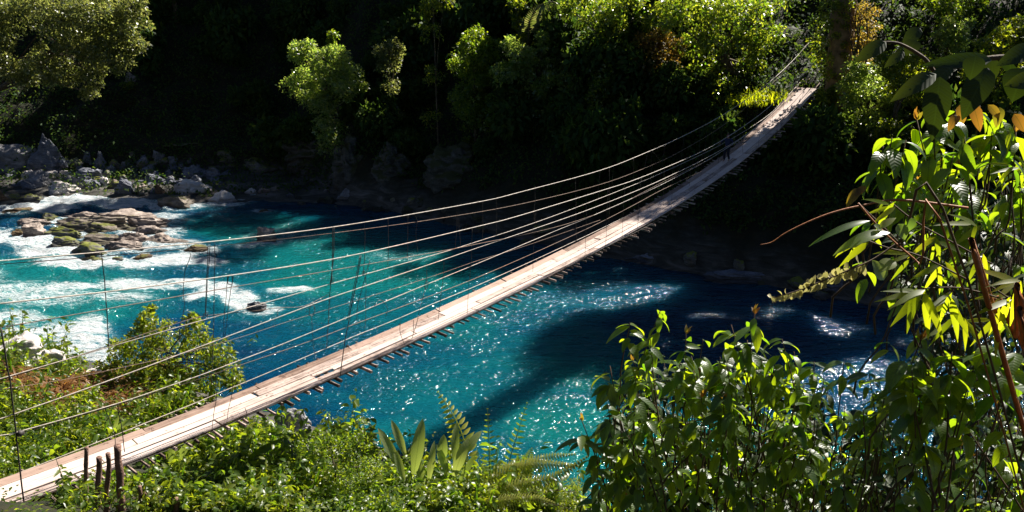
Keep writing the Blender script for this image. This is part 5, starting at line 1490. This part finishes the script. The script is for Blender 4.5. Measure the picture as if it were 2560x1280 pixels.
# ------------------------------------------------------------------ the person on the bridge
def person():
    s0 = float((on_plane(np.array(1815.), np.array(410.), -.12)[:2] - P0) @ BD)
    O = deck(np.array(s0), -.12, .012)
    fw = -BD                       # walking towards the camera
    rt = np.array([fw[1], -fw[0]])   # the person's right
    def W(x, y, z):                # x to the person's right, y forward
        return (O[0] + rt[0] * x + fw[0] * y, O[1] + rt[1] * x + fw[1] * y, O[2] + z)
    root = empty('person', tuple(O), 'person in dark blue clothes walking along the far part of the footbridge', 'person')
    def skin(name, verts, edges, mat, sub=2, rootv=0):
        me = bpy.data.meshes.new(name)
        me.from_pydata([W(*v[:3]) for v in verts], edges, [])
        o = link_mesh(name, me, root)
        o.modifiers.new('Skin', 'SKIN').use_smooth_shade = True
        for i, v in enumerate(verts):
            sv = me.skin_vertices[0].data[i]
            sv.radius = (v[3], v[4] if len(v) > 4 else v[3])
            sv.use_root = (i == rootv)
        sb = o.modifiers.new('Sub', 'SUBSURF'); sb.levels = sb.render_levels = sub
        me.materials.append(mat)
        return o
    skinm = simple_mat('skin', (.22, .10, .07), (.28, .13, .09), 30, .6, 0)
    navy = simple_mat('navy_shirt', (.018, .022, .06), (.03, .035, .09), 12, .9, .2)
    trs = simple_mat('dark_trousers', (.010, .012, .022), (.02, .022, .04), 12, .9, .2)
    hairm = simple_mat('dark_hair', (.03, .014, .010), (.07, .03, .02), 60, .6, .3)
    V, E = [], []
    def add(p, par=None):
        V.append(p); i = len(V) - 1
        if par is not None: E.append((par, i))
        return i
    pel = add((0, 0, .88, .13, .10))
    ab = add((0, .01, 1.05, .12, .09), pel); ch = add((0, .015, 1.25, .15, .10), ab); nk = add((0, .02, 1.40, .055), ch)
    h1 = add((0, .03, 1.47, .062, .07), nk); h2 = add((0, .035, 1.55, .075, .088), h1); h3 = add((0, .025, 1.62, .055, .065), h2)
    add((0, .115, 1.535, .014), h2)                                      # nose
    add((.078, .02, 1.54, .016, .02), h2); add((-.078, .02, 1.54, .016, .02), h2)   # ears
    def arm(sg, elbow, wrist):
        sh = add((sg * .19, .01, 1.34, .055), ch); el = add((*elbow, .042), sh); wr = add((*wrist, .028), el)
        d = np.array(wrist) - np.array(elbow); d = d / np.linalg.norm(d)
        pm = add((*(np.array(wrist) + d * .055), .030, .018), wr)
        kn = np.array(wrist) + d * .09
        sd = np.cross(d, [0, 0, 1.]); sd = sd / max(np.linalg.norm(sd), 1e-6)
        for j, (o_, l_) in enumerate(((-.027, .062), (-.009, .074), (.009, .070), (.026, .055))):
            a = add((*(kn + sd * o_), .0095), pm); b = add((*(kn + sd * o_ + d * l_ * .5 + np.array([0, .008, -.006])), .0085), a); add((*(kn + sd * o_ + d * l_ * .85 + np.array([0, .012, -.022])), .007), b)
        t0 = np.array(wrist) + d * .03
        a = add((*(t0 - sd * .034), .011), pm); add((*(t0 - sd * .052 + d * .035), .009), a)
    arm(1, (.34, .04, 1.16), (.40, .16, 1.08))
    arm(-1, (-.30, -.06, 1.10), (-.24, .12, 1.02))
    def leg(sg, knee, ankle, toe):
        hp = add((sg * .09, 0, .84, .085), pel); kn = add((*knee, .058), hp); cf = add((*(np.array(knee) * .6 + np.array(ankle) * .4 + np.array([0, -.015, 0])), .055), kn); an = add((*ankle, .038), cf); add((*toe, .032, .026), an)
    leg(1, (.10, .12, .47), (.09, .10, .075), (.10, .25, .035))
    leg(-1, (-.09, .02, .46), (-.09, -.18, .085), (-.09, -.05, .035))
    skin('body', V, E, skinm)
    # shirt
    S_, SE = [], []
    def ad(p, par=None):
        S_.append(p); i = len(S_) - 1
        if par is not None: SE.append((par, i))
        return i
    a = ad((0, 0, .86, .155, .125)); b = ad((0, .01, 1.05, .145, .112), a); c_ = ad((0, .015, 1.25, .172, .122), b); ad((0, .018, 1.37, .085), c_)
    for sg, el, wr in ((1, (.34, .04, 1.16), (.395, .15, 1.085)), (-1, (-.30, -.06, 1.10), (-.245, .11, 1.025))):
        sh = ad((sg * .19, .01, 1.34, .074), c_); e_ = ad((*el, .060), sh); ad((*wr, .046), e_)
    skin('shirt', S_, SE, navy)
    T_, TE = [], []
    def at_(p, par=None):
        T_.append(p); i = len(T_) - 1
        if par is not None: TE.append((par, i))
        return i
    a = at_((0, 0, .90, .145, .115))
    for sg, kn, an in ((1, (.10, .12, .47), (.09, .10, .09)), (-1, (-.09, .02, .46), (-.09, -.17, .10))):
        h_ = at_((sg * .09, 0, .82, .105), a); k_ = at_((*kn, .078), h_); at_((*an, .062), k_)
    skin('trousers', T_, TE, trs)
    hs = [(0, -.02, 1.58, .078, .075), (0, .0, 1.635, .074, .078), (0, .03, 1.66, .055, .06)]
    skin('hair', hs, [(0, 1), (1, 2)], hairm)
person()

# ------------------------------------------------------------------ light, sky, camera
AZ, EL = math.radians(44), math.radians(45)
sv = Vector((math.sin(AZ) * math.cos(EL), math.cos(AZ) * math.cos(EL), math.sin(EL)))
sun = bpy.data.lights.new('sun', 'SUN'); sun.energy = 5.0; sun.angle = math.radians(.5); sun.color = (1.0, .94, .84)
so = bpy.data.objects.new('sun', sun); so.rotation_euler = sv.to_track_quat('Z', 'Y').to_euler(); so.location = (20, 60, 80)
COL.objects.link(so)
w = bpy.data.worlds.new('World'); scene.world = w; w.use_nodes = True
nt = w.node_tree; nt.nodes.clear()
sky = nd(nt, 'ShaderNodeTexSky', sky_type='NISHITA')
sky.sun_disc = False; sky.sun_elevation = EL; sky.sun_rotation = AZ; sky.altitude = 1500; sky.air_density = .55; sky.dust_density = .2; sky.ozone_density = 3.0
bg = nd(nt, 'ShaderNodeBackground', {'Color': sky.outputs[0], 'Strength': .05})
wo = nd(nt, 'ShaderNodeOutputWorld', {'Surface': bg.outputs[0]})

cam = bpy.data.cameras.new('camera'); cam.sensor_width = 36; cam.lens = 36 * F / 2560; cam.clip_end = 2000; cam.clip_start = .05
co = bpy.data.objects.new('camera', cam); co.location = (0, 0, H); co.rotation_euler = (math.pi / 2 - PITCH, 0, 0)
COL.objects.link(co); scene.camera = co
scene.view_settings.view_transform = 'Standard'; scene.view_settings.look = 'None'; scene.view_settings.gamma = 1
scene.view_settings.use_curve_mapping = False
scene.view_settings.exposure = 1.6
scene.cycles.max_bounces = 6; scene.cycles.transparent_max_bounces = 4
scene.cycles.use_denoising = True
